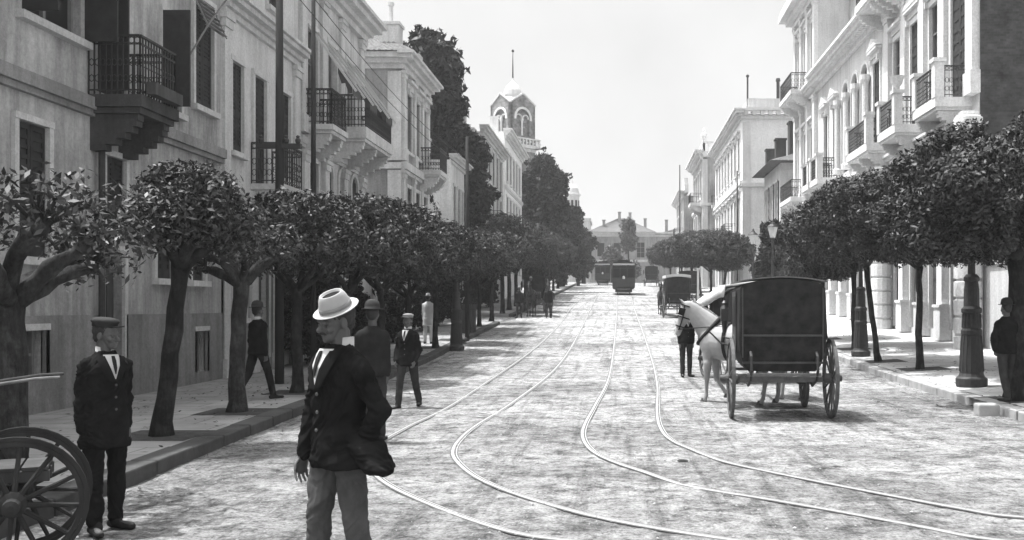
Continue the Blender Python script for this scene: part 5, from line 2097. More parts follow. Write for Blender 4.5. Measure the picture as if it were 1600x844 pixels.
# ------------------------------------------------------------------ horse (faces +X)
def horse(name, label, loc, rz, coatm, H=1.0, neck=50, neckyaw=0, headp=-62, voxel=.018, legs=((0, 0), (0, 0), (0, 0), (0, 0)), harness=True, group=None, manem=None, tail=True):
    t = thing(name, label, 'horse', loc, rz, group, H)
    mb = MB()
    body = [(-.80, 0, 1.16, .05, .08), (-.77, 0, 1.20, .15, .19), (-.66, 0, 1.20, .235, .27), (-.48, 0, 1.19, .275, .30), (-.25, 0, 1.14, .285, .31), (0, 0, 1.10, .29, .325),
            (.25, 0, 1.09, .275, .335), (.45, 0, 1.12, .235, .33), (.60, 0, 1.17, .19, .29), (.72, 0, 1.18, .13, .20), (.77, 0, 1.17, .05, .09)]
    mb.loft([((x, y, z), (0, ry, 0), (0, 0, rz_)) for x, y, z, ry, rz_ in body], 20)
    mb.ell((-.52, 0, 1.36), .22, .16, .14)      # croup
    mb.ell((.36, 0, 1.38), .22, .07, .12)       # withers
    for s_ in (-1, 1):
        mb.ell((-.55, s_ * .16, 1.08), .24, .12, .27)
        mb.ell((.50, s_ * .15, 1.08), .17, .09, .25)
    # neck
    a = R(neck)
    yw = R(neckyaw)
    nd = Vector((math.cos(a) * math.cos(yw), math.cos(a) * math.sin(yw), math.sin(a)))
    base = Vector((.46, 0, 1.24))
    perp = Vector((-math.sin(a) * math.cos(yw), -math.sin(a) * math.sin(yw), math.cos(a)))
    side = nd.cross(perp).normalized()
    rings = []
    for q, w, d in ((-.1, .15, .30), (.1, .135, .275), (.25, .11, .235), (.42, .088, .19), (.60, .075, .155), (.72, .07, .13), (.78, .055, .09)):
        c = base + nd * q + perp * (.05 * math.sin(q * 3))
        rings.append((c, side * w, perp * d))
    mb.loft(rings, 16)
    poll = base + nd * .73 + perp * .05
    h = R(headp)
    hd = Vector((math.cos(h) * math.cos(yw), math.cos(h) * math.sin(yw), math.sin(h)))
    hp = Vector((-math.sin(h) * math.cos(yw), -math.sin(h) * math.sin(yw), math.cos(h)))
    hs = hd.cross(hp).normalized()
    rings = []
    for q, w, d, o in ((-.07, .05, .05, .0), (-.02, .075, .09, -.01), (.08, .088, .125, -.03), (.2, .08, .118, -.035), (.32, .06, .09, -.02), (.43, .05, .068, -.008), (.51, .05, .062, -.008), (.56, .042, .05, -.012), (.585, .02, .025, -.015)):
        rings.append((poll + hd * q + hp * o, hs * w, hp * d))
    mb.loft(rings, 14)
    for s_ in (-1, 1):
        e = poll + hs * s_ * .05 + hp * .06 - hd * .03
        mb.cap(e, e + hp * .1 - hd * .06 + hs * s_ * .015, .03, .008, .6, 1)
    # legs
    fz = []
    for (x0, s_, (sw, kn)), fore in zip(((.50, 1, legs[0]), (.50, -1, legs[1]), (-.58, 1, legs[2]), (-.58, -1, legs[3])), (1, 1, 0, 0)):
        def D(deg):
            return Vector((math.sin(R(deg)), 0, -math.cos(R(deg))))
        y = s_ * .15
        if fore:
            p0 = Vector((x0, y, 1.02))
            p1 = p0 + D(sw) * .30
            p2 = p1 + D(sw) * .30
            p3 = p2 + D(sw - kn) * .29
            p4 = p3 + D(sw - kn + 22 if not kn else sw - kn - 10) * .09
            mb.cap(p0, p1, .12, .085, .7, 1, (0, 1, 0))
            mb.cap(p1, p2, .08, .05)
            mb.ell(tuple(p2), .052, .048, .06)
            mb.cap(p2, p3, .042, .033)
            mb.ell(tuple(p3), .042, .038, .045)
            mb.cap(p3, p4, .035, .048)
        else:
            p0 = Vector((x0, y, 1.10))
            p1 = p0 + D(18 + sw) * .30
            p2 = p1 + D(-32 + sw - kn) * .36
            p3 = p2 + D(6 + sw + kn * .3) * .37
            p4 = p3 + D(24 + sw) * .09
            mb.cap(p0, p1, .19, .13, .65, 1, (0, 1, 0))
            mb.cap(p1, p2, .12, .055, .8, 1, (0, 1, 0))
            mb.ell(tuple(p2), .06, .045, .065)
            mb.cap(p2, p3, .046, .035)
            mb.ell(tuple(p3), .042, .038, .045)
            mb.cap(p3, p4, .035, .05)
        fz.append(p4)
    zmin = min(p.z for p in fz) - .045
    for v in range(len(mb.v)):
        x, y, z = mb.v[v]
        mb.v[v] = (x, y, z - zmin)
    dz = Vector((0, 0, -zmin))
    blend(mb, 'body', coatm, t, voxel, 3)
    for p in fz:
        m2 = MB()
        m2.loft([(p + dz + Vector((.015, 0, .03)), (.045, 0, 0), (0, .042, 0)), (p + dz + Vector((.03, 0, -.045)), (.062, 0, 0), (0, .055, 0))], 12)
        m2.build('hoof', M['hoof'], t)
    m2 = MB()
    rs_ = random.Random(3)
    for k in range(26):
        q = .0 + .7 * k / 25
        c = base + dz + nd * q + perp * (.05 * math.sin(q * 3) + {0: .26}.get(0) * (1 - .55 * q / .7))
        e = c + side * rs_.uniform(.08, .13) - Vector((0, 0, rs_.uniform(.10, .2)))
        m2.tube([c - perp * .03, c + perp * .03 + side * .04, e], [.03, .025, .006], 5)
    m2.build('mane', manem or coatm, t, smooth=True)
    if tail:
        m2 = MB()
        for k in range(9):
            dx, dy = rs_.uniform(-.04, .04), rs_.uniform(-.05, .05)
            m2.tube([Vector((-.76, dy * .3, 1.32)) + dz, Vector((-.90, dy, 1.2)) + dz, Vector((-.93 + dx, dy, .85)) + dz, Vector((-.9 + dx, dy * 1.3, .5)) + dz], [.035, .04, .04, .008], 6)
        m2.build('tail', manem or coatm, t, smooth=True)
    for s_ in (-1, 1):
        m2 = MB()
        c = poll + dz + hd * .13 + hs * s_ * .078 + hp * .02
        m2.ell(tuple(c), .018, .018, .018, 8, 6)
        m2.build('eye', M['hoof'], t)
    if harness:
        m2 = MB()
        def band(cx, cz, ry, rz_, r, tiltx=0., w=2.):
            pts = [(cx + tiltx * math.sin(a_), ry * math.cos(a_), cz + rz_ * math.sin(a_) + dz.z) for a_ in [2 * PI * k / 24 for k in range(24)]]
            for off_ in (-.018, 0, .018):
                m2.tube([(p[0] + off_, p[1], p[2]) for p in pts], r, 5, True)
        band(.12, 1.10, .30, .345, .016)
        m2.build('girth', M['leather'], t)
        m2 = MB()
        cc = base + nd * .10 + dz
        pts = [cc + side * (.165 * math.cos(a_)) + perp * (.315 * math.sin(a_)) for a_ in [2 * PI * k / 24 for k in range(24)]]
        m2.tube(pts, .04, 8, True)
        m2.build('collar', M['leather'], t, smooth=True)
        m2 = MB()
        for s_ in (-1, 1):
            m2.tube([cc + side * s_ * .17, Vector((.12, -s_ * .31, 1.08)) + dz, Vector((-.4, -s_ * .31, 1.02)) + dz, Vector((-.9, -s_ * .3, .9)) + dz], .018, 5)
            m2.tube([Vector((.12, -s_ * .30, 1.2)) + dz, Vector((-.45, -s_ * .31, 1.12)) + dz, Vector((-.78, -s_ * .16, 1.1)) + dz, Vector((-.84, 0, 1.1)) + dz], .014, 5)
        m2.tube([Vector((.12, 0, 1.46)) + dz, Vector((-.2, 0, 1.48)) + dz, Vector((-.52, 0, 1.53)) + dz, Vector((-.76, 0, 1.36)) + dz], .014, 5)
        for s_ in (-1, 1):
            m2.tube([Vector((-.5, 0, 1.53)) + dz, Vector((-.52, s_ * .27, 1.3)) + dz, Vector((-.5, s_ * .315, 1.1)) + dz], .014, 5)
        m2.build('trace', M['leather'], t)
        m2 = MB()
        P0 = poll + dz
        for q, w, d, o in ((.0, .088, .105, -.01), (.22, .088, .125, -.035), (.4, .062, .082, -.012)):
            c = P0 + hd * q + hp * o
            m2.tube([c + hs * w * math.cos(a_) + hp * d * math.sin(a_) for a_ in [2 * PI * k / 16 for k in range(16)]], .012, 5, True)
        for s_ in (-1, 1):
            m2.tube([P0 + hs * s_ * .085 + hp * .02, P0 + hd * .22 + hs * s_ * .092 - hp * .02, P0 + hd * .45 + hs * s_ * .06 - hp * .02], .012, 5)
            c = P0 + hd * .12 + hs * s_ * .10 + hp * .02
            m2.add([c - hd * .06 - hp * .05, c + hd * .07 - hp * .05, c + hd * .07 + hp * .06 + hs * s_ * .03, c - hd * .06 + hp * .06 + hs * s_ * .03,
                    c - hd * .06 - hp * .05 + hs * s_ * .01, c + hd * .07 - hp * .05 + hs * s_ * .01, c + hd * .07 + hp * .06 + hs * s_ * .04, c - hd * .06 + hp * .06 + hs * s_ * .04],
                   [(0, 1, 2, 3), (4, 7, 6, 5), (0, 4, 5, 1), (1, 5, 6, 2), (2, 6, 7, 3), (3, 7, 4, 0)])
            m2.tube([P0 + hd * .46 + hs * s_ * .06, cc + side * s_ * .15 + perp * .1, Vector((-.1, -s_ * .1, 1.5)) + dz], .009, 4)
        m2.build('bridle', M['leather'], t)
    return t

# ------------------------------------------------------------------ people (front towards -Y, their left is +X)
def person(label, loc, rz, H=1.72, lod=1, coat='sack', coatm=None, trm=None, hat=None, hatm=None, legs=((0, 0), (0, 0)), arms=None, head=(0, 0, 0), hairm=None, group=None,
           flare=(0., 0.), collar=True, skinm=None, moustache=False, hat_tilt=None, sit=False, coatlen=.84, fold=None, stick=None):
    S = H / 1.78
    vx = {0: .0045, 1: .011, 2: .022}[lod]
    coatm = coatm or M['cloth']
    trm = trm or M['trou']
    skinm = skinm or M['skin']
    t = thing('person', label, 'person', loc, rz, group)
    # legs: (forward swing of thigh, knee bend) right (-x), left (+x)
    hips = {}
    for s_, (th, kn), i in ((-1, legs[0], 0), (1, legs[1], 1)):
        hip = Vector((s_ * .09, 0, .92))
        d1 = Vector((s_ * .03, -math.sin(R(th)), -math.cos(R(th)))).normalized()
        knee = hip + d1 * .42
        d2 = Vector((s_ * .01, -math.sin(R(th - kn)), -math.cos(R(th - kn)))).normalized()
        ank = knee + d2 * .42
        toe = ank + Vector((s_ * .05, -.17, -.05 if sit or kn < 25 else -.12))
        heel = ank + Vector((0, .045, -.05))
        hips[s_] = (hip, knee, ank, toe, heel)
    zmin = min(h_[2].z for h_ in hips.values()) - .085
    if sit:
        zmin = 0.
    U = lambda p: Vector((p[0], p[1], p[2] - zmin)) * S
    arms = arms or (((-.06, .02, -1), (-.02, -.12, -1)), ((.06, .02, -1), (.02, -.12, -1)))
    A = {}
    for s_, (ua, fa) in ((-1, arms[0]), (1, arms[1])):
        sh = Vector((s_ * (.158 if coat else .17), .005, 1.385))
        el = sh + Vector(ua).normalized() * .29
        wr = el + Vector(fa).normalized() * .25
        A[s_] = (sh, el, wr, Vector(fa).normalized())
    hy, hpch, hr = head
    HM = Matrix.Translation(U((0, -.005, 1.525))) @ Matrix.Rotation(R(hy), 4, 'Z') @ Matrix.Rotation(R(hpch), 4, 'X') @ Matrix.Rotation(R(hr), 4, 'Y') @ Matrix.Scale(S, 4)
    # ---- body (one skin)
    mb = MB()
    tor = [(.86, .05, .05), (.90, .13, .10), (.98, .155, .115), (1.08, .135, .10), (1.2, .155, .11), (1.34, .15, .105), (1.40, .11, .085), (1.44, .06, .055)]
    mb.loft([(U((0, 0, z)), (rx * S, 0, 0), (0, ry * S, 0)) for z, rx, ry in tor], 16)
    mb.cap(U((0, .01, 1.42)), HM @ Vector((0, .02, .05)), .058 * S, .055 * S)
    for s_ in (-1, 1):
        h_ = hips[s_]
        mb.cap(U(h_[0]), U(h_[1]), .085 * S, .055 * S)
        mb.cap(U(h_[1]), U(h_[2]), .052 * S, .036 * S)
        mb.cap(U(h_[4]), U(h_[3]), .035 * S, .03 * S)
        sh, el, wr, fd = A[s_]
        mb.cap(U(sh), U(el), .042 * S, .04 * S)
        mb.cap(U(el), U(wr), .04 * S, .027 * S)
        # hand
        inn = Vector((-s_, 0, 0))
        inn = (inn - fd * inn.dot(fd)).normalized()        # palm normal
        wid = fd.cross(inn).normalized()                    # across the palm
        if wid.y > 0:
            wid = -wid                                      # wid points to the front (thumb side)
        k0 = wr + fd * .02
        mb.cap(U(k0), U(wr + fd * .075), .036 * S, .040 * S, 1., .42, tuple(wid))
        for f_, (L, ofs) in enumerate(((.068, .036), (.078, .012), (.072, -.013), (.058, -.037))):
            b0 = wr + fd * .085 + wid * ofs
            c1, c2 = 18 + f_ * 4, 45 + f_ * 5
            m1 = b0 + (fd * math.cos(R(c1)) + inn * math.sin(R(c1))) * L * .55
            m2_ = m1 + (fd * math.cos(R(c2)) + inn * math.sin(R(c2))) * L * .55
            mb.cap(U(b0), U(m1), .0088 * S, .0080 * S, seg=8)
            mb.cap(U(m1), U(m2_), .0080 * S, .0066 * S, seg=8)
        b0 = wr + fd * .03 + wid * .028
        m1 = b0 + (fd * .75 + wid * .55 + inn * .35).normalized() * .042
        m2_ = m1 + (fd * .92 + wid * .15 + inn * .45).normalized() * .034
        mb.cap(U(b0), U(m1), .013 * S, .0105 * S, seg=8)
        mb.cap(U(m1), U(m2_), .0105 * S, .0085 * S, seg=8)
    hb = MB()
    hb.ell((0, .018, .135), .078, .098, .098, 18, 12)
    hb.cap((0, -.02, .10), (0, -.052, .03), .068, .040, seg=14)
    hb.cap((0, -.078, .105), (0, -.104, .075), .011, .016, seg=8)
    hb.ell((0, -.088, .068), .022, .016, .012, 8, 6)
    hb.cap((-.045, -.074, .118), (.045, -.074, .118), .012, .012, seg=8)
    for s_ in (-1, 1):
        hb.ell((s_ * .042, -.058, .075), .024, .024, .024, 10, 8)
        hb.ell((s_ * .079, .012, .095), .010, .022, .034, 8, 8)
    hb.cap((-.018, -.083, .046), (.018, -.083, .046), .009, .009, seg=8)
    hb.cap((-.014, -.080, .034), (.014, -.080, .034), .009, .009, seg=8)
    hb.ell((0, -.072, .012), .024, .020, .018, 10, 8)
    hb.xf(HM)
    mb.add(hb.v, hb.f)
    bo = blend(mb, 'body', skinm, t, vx * (1 if lod else .9), 2)
    if lod < 2:
        for s_ in (-1, 1):
            m2 = MB()
            m2.ell((s_ * .032, -.079, .098), .011, .010, .009, 8, 6)
            m2.xf(HM)
            m2.build('eye', M['hoof'], t, smooth=True)
    # hair
    m2 = MB()
    m2.ell((0, .028, .142), .084, .098, .098, 16, 10)
    m2.ell((0, .065, .085), .06, .05, .055, 12, 8)
    if not hat:
        m2.ell((0, -.045, .205), .06, .045, .035, 12, 8)
        for s_ in (-1, 1):
            m2.ell((s_ * .068, .0, .15), .022, .05, .05, 10, 8)
    m2.xf(HM)
    blend(m2, 'hair', hairm or M['hair'], t, .008 if lod == 0 else .014, 2, .006, 40)
    if moustache:
        m2 = MB()
        for s_ in (-1, 1):
            m2.cap((s_ * .004, -.099, .058), (s_ * .034, -.086, .050), .009, .005, seg=8)
        m2.xf(HM)
        m2.build('moustache', M['hair'], t, smooth=True)
    # trousers
    m2 = MB()
    m2.loft([(U((0, .0, z)), (rx * S, 0, 0), (0, ry * S, 0)) for z, rx, ry in ((.84, .10, .09), (.88, .155, .125), (.98, .165, .125), (1.08, .15, .115))], 16)
    for s_ in (-1, 1):
        h_ = hips[s_]
        m2.cap(U(h_[0]), U(h_[1]), .096 * S, .070 * S, seg=14)
        e = h_[2] + (h_[2] - h_[1]).normalized() * -.01
        m2.cap(U(h_[1]), U(e), .070 * S, .058 * S, seg=14)
    blend(m2, 'trousers', trm, t, vx * 1.3, 4, fold if fold is not None else (.022 if lod == 0 else .013), 5.5, (1, 1, .8), 3.)
    for s_ in (-1, 1):
        h_ = hips[s_]
        m2 = MB()
        a_, b_ = U(h_[4]), U(h_[3])
        m2.cap(a_, b_ + Vector((0, 0, -.008)), .043 * S, .036 * S, 1., .9)
        m2.cap(U(h_[2] + Vector((0, 0, .02))), U(h_[2] + Vector((0, -.02, -.03))), .046 * S, .05 * S)
        blend(m2, 'shoe', M['leather'], t, vx * 1.3, 2)
    # coat
    if coat:
        m2 = MB()
        L0 = coatlen
        cs = [(L0, .195 + abs(flare[0]) * .3, .15), (L0 + .04, .20 + abs(flare[0]) * .2, .155), (.98, .182, .145), (1.08, .165, .135), (1.2, .175, .138), (1.32, .188, .14), (1.385, .175, .13), (1.43, .135, .108), (1.475, .085, .085), (1.495, .068, .07)]
        m2.loft([(U((flare[0] * max(0, (1.05 - z)) * 1.1, .004 + flare[1] * max(0, 1.05 - z), z)), (rx * S, 0, 0), (0, ry * S, 0)) for z, rx, ry in cs], 20)
        for s_ in (-1, 1):
            sh, el, wr, fd = A[s_]
            m2.cap(U(sh + Vector((0, 0, -.012))), U(el), .062 * S, .058 * S, seg=14)
            m2.cap(U(el), U(wr - fd * .015), .060 * S, .047 * S, seg=14)
            m2.cap(U((s_ * .05, .01, 1.43)), U(sh + Vector((-s_ * .005, 0, -.008))), .045 * S, .058 * S, seg=14)
        if flare[0]:
            fx = 1 if flare[0] > 0 else -1
            m2.loft([(U((fx * .10, .03, 1.02)), (.07, 0, 0), (0, .10, 0)), (U((fx * .20, .04, .93)), (.09, 0, 0), (0, .12, 0)), (U((fx * (.26 + .3 * abs(flare[0])), .05, L0 + .01)), (.11, 0, 0), (0, .10, 0)), (U((fx * (.27 + .3 * abs(flare[0])), .05, L0 - .02)), (.09, 0, 0), (0, .07, 0))], 14)
        co = blend(m2, 'coat', coatm, t, vx * 1.4, 3, fold if fold is not None else (.024 if lod == 0 else .016), 5.6, (1, 1, 1.1), 11.)
        def front(pts, z0, nm, mat, lift=.012, par=None, thick=.006):
            """patch lying on the chest: pts list of (x, z) rows of two"""
            m3 = MB()
            top_, bot_ = [], []
            def yy(x, z):
                rx = np.interp(z, [c_[0] for c_ in cs], [c_[1] for c_ in cs])
                ry = np.interp(z, [c_[0] for c_ in cs], [c_[2] for c_ in cs])
                return -ry * math.sqrt(max(.05, 1 - (x / rx) ** 2)) - lift
            rows = []
            for (x0, x1, z) in pts:
                r_ = []
                for q in range(5):
                    x = x0 + (x1 - x0) * q / 4
                    r_.append(U((x, yy(x, z), z)))
                rows.append(r_)
            v = [p for r_ in rows for p in r_]
            n_ = len(rows)
            v2 = [p + Vector((0, thick, 0)) for p in v]
            f = [(a_ * 5 + b_, a_ * 5 + b_ + 1, (a_ + 1) * 5 + b_ + 1, (a_ + 1) * 5 + b_) for a_ in range(n_ - 1) for b_ in range(4)]
            m3.add(v + v2, f + [tuple(i + len(v) for i in reversed(q)) for q in f])
            return m3.build(nm, mat, par or t, smooth=True)
        if collar and lod < 2:
            lf = .014
            front([(-.062, .062, 1.47), (-.060, .060, 1.44), (-.042, .042, 1.38), (-.006, .006, 1.27)], 0, 'shirt_front', M['white'], lf + .006)
            front([(-.095, -.058, 1.46), (-.11, -.052, 1.42), (-.105, -.036, 1.36), (-.04, .004, 1.25)], 0, 'lapel', coatm, lf + .012, co, .012)
            front([(.058, .095, 1.46), (.052, .11, 1.42), (.036, .105, 1.36), (-.004, .04, 1.25)], 0, 'lapel', coatm, lf + .014, co, .012)
            front([(-.012, .012, 1.46), (-.016, .016, 1.42), (-.013, .013, 1.36), (-.003, .003, 1.31)], 0, 'necktie', M['cloth2'], lf + .016)
            for k in range(3):
                m3 = MB()
                z = 1.22 - .1 * k
                rx = np.interp(z, [c_[0] for c_ in cs], [c_[2] for c_ in cs])
                c = U((.008, -rx - .016, z))
                m3.ell(tuple(c), .011 * S, .006 * S, .011 * S, 8, 6)
                m3.build('button', M['hoof'], co)
            m3 = MB()
            rg = []
            for k in range(13):
                a_ = PI * 1.5 + (k - 6) / 6 * PI * .97
                rg.append((.067 * math.cos(a_), .02 + .066 * math.sin(a_)))
            v = []
            for (x, y) in rg:
                fr = max(0, -y / .05)
                for z in (1.475 - .01 * fr, 1.535 - .012 * fr):
                    v.append(U((x, y, z)))
            v += [Vector((p.x * .93, p.y * .93 + .001, p.z)) for p in v]
            f = [(2 * k, 2 * k + 2, 2 * k + 3, 2 * k + 1) for k in range(12)]
            m3.add(v, f + [tuple(i + 26 for i in reversed(q)) for q in f] + [(2 * k + 1, 2 * k + 3, 2 * k + 29, 2 * k + 27) for k in range(12)])
            m3.build('collar', M['white'], t, smooth=True)
    # hat
    if hat:
        m2 = MB()
        hm = hatm or M['hatdark']
        if hat == 'felt':
            seg = 28
            n0 = len(m2.v)
            # brim with a curl
            rings = []
            for rr, z in ((.084, .0), (.100, -.006), (.124, -.004), (.127, .001), (.124, .002), (.100, .000), (.084, .008)):
                rings.append(((0, 0, z), (rr * 1.0, 0, 0), (0, rr * 1.14, 0)))
            m2.loft(rings, seg, caps=False)
            crown = [(.086, .004), (.083, .035), (.073, .075), (.062, .100), (.058, .104), (.053, .100), (.050, .086), (.03, .080), (.002, .079)]
            m2.loft([((0, .0, z), (rr, 0, 0), (0, rr * 1.18, 0)) for rr, z in crown], seg)
        elif hat == 'bowler':
            m2.loft([((0, 0, z), (rr, 0, 0), (0, rr * 1.12, 0)) for rr, z in ((.09, 0), (.128, .0), (.132, .012), (.094, .012), (.092, .05), (.08, .095), (.05, .122), (.005, .13))], 20)
        elif hat == 'cap':
            m2.loft([((0, .01, z), (rr, 0, 0), (0, rr * 1.12, 0)) for rr, z in ((.086, 0), (.087, .025), (.097, .04), (.092, .06), (.05, .074), (.005, .077))], 20)
            m2.loft([((0, -.10, .004), (.055, 0, 0), (0, .05, -.012)), ((0, -.10, .012), (.055, 0, 0), (0, .05, -.012))], 14)
        ht = hat_tilt or (0, 0)
        TM = HM @ Matrix.Translation((0, .018, .172)) @ Matrix.Rotation(R(ht[0]), 4, 'X') @ Matrix.Rotation(R(ht[1]), 4, 'Y') @ Matrix.Scale(.93 if hat == 'felt' else 1.04, 4)
        m2.xf(TM)
        ho = m2.build('hat', hm, t, smooth=True)
        if hat == 'felt':
            m2 = MB()
            m2.loft([((0, 0, z), (r_, 0, 0), (0, r_ * 1.18, 0)) for z, r_ in ((.012, .0885), (.034, .0872))], 28)
            m2.xf(TM)
            m2.build('hat_band', M['band'], ho, smooth=True)
            m2 = MB()
            m2.loft([((0, 0, z), (r_, 0, 0), (0, r_ * 1.18, 0)) for z, r_ in ((.082, .047), (.0875, .0495))], 24)
            m2.xf(TM)
            m2.build('crown_hollow', M['cloth2'], ho, smooth=True)  # dark disc painting the shade inside the dented crown
    if stick:
        m2 = MB()
        m2.tube([Vector(p) for p in stick], .009, 6)
        m2.build('strap', M['leather'], t)
    return t

# ------------------------------------------------------------------ the tram cars
def tram(label, loc, rz, sc=1., L=5.5):
    t = thing('tram_car', label, 'tram', loc, rz, 'tram cars', sc)
    mb = MB()
    mb.box(-1.0, 1.0, .9, L - .9, .7, 1.55)
    mb.box(-1.0, 1.0, .9, L - .9, 2.35, 2.6)
    for k in range(6):
        y = .9 + (L - 1.88) * k / 5
        for x in (-1.0, .92):
            mb.box(x, x + .08, y, y + .08, 1.552, 2.348)
    for x in (-1, -.35, .27, .92):
        mb.box(x, x + .08, .9, .98, 1.552, 2.348)
        mb.box(x, x + .08, L - .98, L - .9, 1.552, 2.348)
    mb.build('body', M['tram'], t, bevel=.015)
    for x0, x1 in ((-.92, -.35), (-.27, .27), (.35, .92)):
        mb = MB()
        mb.box(x0 + .002, x1 - .002, .93, .95, 1.555, 2.345)
        mb.build('window', M['glass'], t)
    for s_ in (-1, 1):
        mb = MB()
        x = s_ * .965
        mb.box(x - .012, x + .012, .985, L - .985, 1.555, 2.345)
        mb.build('window', M['glass'], t)
    mb = MB()
    v, f = [], []
    K = 12
    for y in (-.25, L + .25):
        for i in range(K + 1):
            x = -1.15 + 2.3 * i / K
            z = 2.66 + .28 * (1 - (x / 1.15) ** 2)
            v += [(x, y, z), (x, y, z + .05)]
    m = 2 * (K + 1)
    for i in range(K):
        a = 2 * i
        f += [(a, a + 2, m + a + 2, m + a), (a + 1, m + a + 1, m + a + 3, a + 3), (a, a + 1, a + 3, a + 2), (m + a, m + a + 2, m + a + 3, m + a + 1)]
    f += [(0, m, m + 1, 1), (2 * K, 2 * K + 1, m + 2 * K + 1, m + 2 * K)]
    mb.add(v, f)
    mb.box(-.55, .55, .5, L - .5, 2.95, 3.12)
    mb.build('roof', M['tram'], t)
    mb = MB()
    mb.box(-.95, .95, -.27, -.22, 2.62, 2.76)
    mb.build('roof_board', M['white'], t)
    for y0, s_ in ((-.02, -1), (L - .03, 1)):
        mb = MB()
        mb.loft([((0, y0 + s_ * .0 + .1, z), (.9, 0, 0), (0, .16, 0)) for z in (.72, 1.5)], 18)
        mb.box(-.95, .95, min(y0, y0 - s_ * .85), max(y0, y0 - s_ * .85), .6, .698)
        mb.build('dash', M['tram'], t)
    mb = MB()
    for x in (-.9, .9):
        for y in (0, L):
            mb.bar((x, y, .7), (x, y, 2.68), .05)
    mb.build('platform_post', M['tram'], t)
    mb = MB()
    mb.box(-.55, .55, -.26, -.14, .48, .56)
    mb.box(-.6, .6, -.3, -.2, .2, .26)
    mb.build('buffer', M['undr'], t)
    mb = MB()
    mb.lathe([(.05, 1.4), (.11, 1.42), (.11, 1.6), (.05, 1.68)], (0, -.15, 0), 8)
    mb.build('lamp', M['lampg'], t)
    for y in (L * .32, L * .68):
        for x in (-.56, .56):
            mb = MB()
            mb.loft([((x + d, y, .38), (0, q, 0), (0, 0, q)) for d, q in ((-.04, .38), (.04, .38))], 18)
            mb.build('wheel', M['iron'], t)
    mb = MB()
    mb.box(-.75, .75, 1.2, L - 1.2, .3, .62)
    mb.build('frame', M['iron'], t)
    return t
tram('dark tram car standing on the right track near the top of the hill', (.42, 84, g(84) + .02), 0)
tram('smaller dark tram car further up on the left track, half hidden by the nearer one', (-2.0, 118, g(118) + .02), 0, .95)

# ------------------------------------------------------------------ carriages
x, y, z = 2.52, 14.75, g(15.3)
coach('coach', 'big black closed coach seen from behind, standing on the right of the road', (x, y, z + .01), R(-2), M['undr'], undr='undr', spokes=14)
coach('cab', 'cab with a pale sloping canvas hood just behind the neck of the white horse', (3.1, 21.6, g(21)), R(12), M['coachpale'], M['wood'], spokes=10, hood=True, roof_slope=.16)
coach('cab', 'smaller black cab with a pale roof waiting further up, beyond the white horse', ((1060 - 967) / FPX * 51, 51, g(51.5)), R(4), M['coachpale'], spokes=10, roof_th=.14)
coach('cab', 'dark roofed cab just behind the pale roofed cab, mostly hidden by it', ((1077 - 967) / FPX * 66, 66, g(67)), 0, M['leather'], spokes=8, sc=1.05)
coach('cab', 'farthest dark cab on the hilltop, to the right of the tram', ((1018 - 967) / FPX * 112, 112, g(112)), 0, M['leather'], spokes=8, sc=1.1)
coach('cab', 'dark cab on the left side of the street behind the pair of dark horses', ((838 - 967) / FPX * 57.5, 58.5, g(57)), R(178), M['leather'], spokes=8)

# horses
horse('white_horse', 'white horse with dark harness in front of the coach, head turned to the left', (2.12, 17.35, g(17.4)), R(146), M['horseW'], 1.0, neck=42, neckyaw=22, headp=-72, voxel=.014, legs=((2, 0), (-2, 34), (2, 0), (-6, 4)), manem=M['horseW'])
horse('grey_horse', 'pale grey horse beyond the coach, only its legs showing under it', (3.10, 18.4, g(18.4)), R(100), M['horseG'], .98, neck=48, neckyaw=-10, headp=-55, voxel=.016, legs=((3, 0), (-4, 0), (7, 0), (-8, 0)), manem=M['horseD'])
for k, (dx, lb) in enumerate(((-.45, 'dark horse facing the camera, left one of the pair on the left side'), (.5, 'dark horse facing the camera, right one of the pair on the left side'))):
    horse('dark_horse', lb, (-4.35 + dx, 52.6, g(52.2)), R(-92 + 4 * k), M['horseD'], 1.0, neck=52, headp=-60, voxel=.03, harness=True, group='pair of dark cab horses')
for k, (dx, lb) in enumerate(((-.75, 'dark horse beside the left wheel of the pale roofed cab'), (.3, 'dark horse hidden in front of the pale roofed cab, legs showing below'))):
    horse('cab_horse', lb, (3.2 + dx, 54.3, g(54)), R(93), M['horseD'], 1.0, neck=48, headp=-55, voxel=.03, harness=False, group='horses of the pale roofed cab')

# ------------------------------------------------------------------ people
# man in the pale hat, closest to the camera
person('man in dark suit and pale hat walking in the foreground, left hand in his pocket', ((530 - 967) / FPX * 5.6, 5.6, 0.0), R(-38), 1.83, 0,
       coatm=M['cloth'], trm=M['trouG'], hat='felt', hatm=M['straw'], legs=((9, 10), (-4, 10)), arms=(((-.18, -.10, -1), (-.06, -.22, -1)), ((.34, .34, -1), (-.36, -.40, -1))),
       head=(-10, 14, 6), flare=(.07, .04), moustache=True, hat_tilt=(12, 5), coatlen=.80)
person('stout man in a dark hat directly behind the man in the pale hat', ((582 - 967) / FPX * 12.4, 12.4, 0.0), R(190), 1.80, 2, hat='bowler', coatm=M['cloth2'], legs=((4, 0), (-2, 0)))
person('young man in a dark jacket and dark cap beside the cart wheel', ((165 - 967) / FPX * 7.5, 7.5, 0.0), R(55), 1.67, 0, coatm=M['cloth'], trm=M['cloth'], hat='cap',
       legs=((3, 0), (-3, 2)), arms=(((-.05, .12, -1), (-.02, -.05, -1)), ((.05, .1, -1), (.0, -.22, -1))), head=(28, 6, 0), coatlen=.70)
person('man in dark suit and light peaked cap walking along the left kerb', ((637 - 967) / FPX * 16.6, 16.6, 0.0), R(-12), 1.66, 1, hat='cap', hatm=M['band'], coatm=M['cloth'], legs=((16, 8), (-14, 10)),
       arms=(((-.2, .1, -1), (.1, -.5, -.8)), ((.2, .1, -1), (-.1, -.5, -.8))), coatlen=.80)
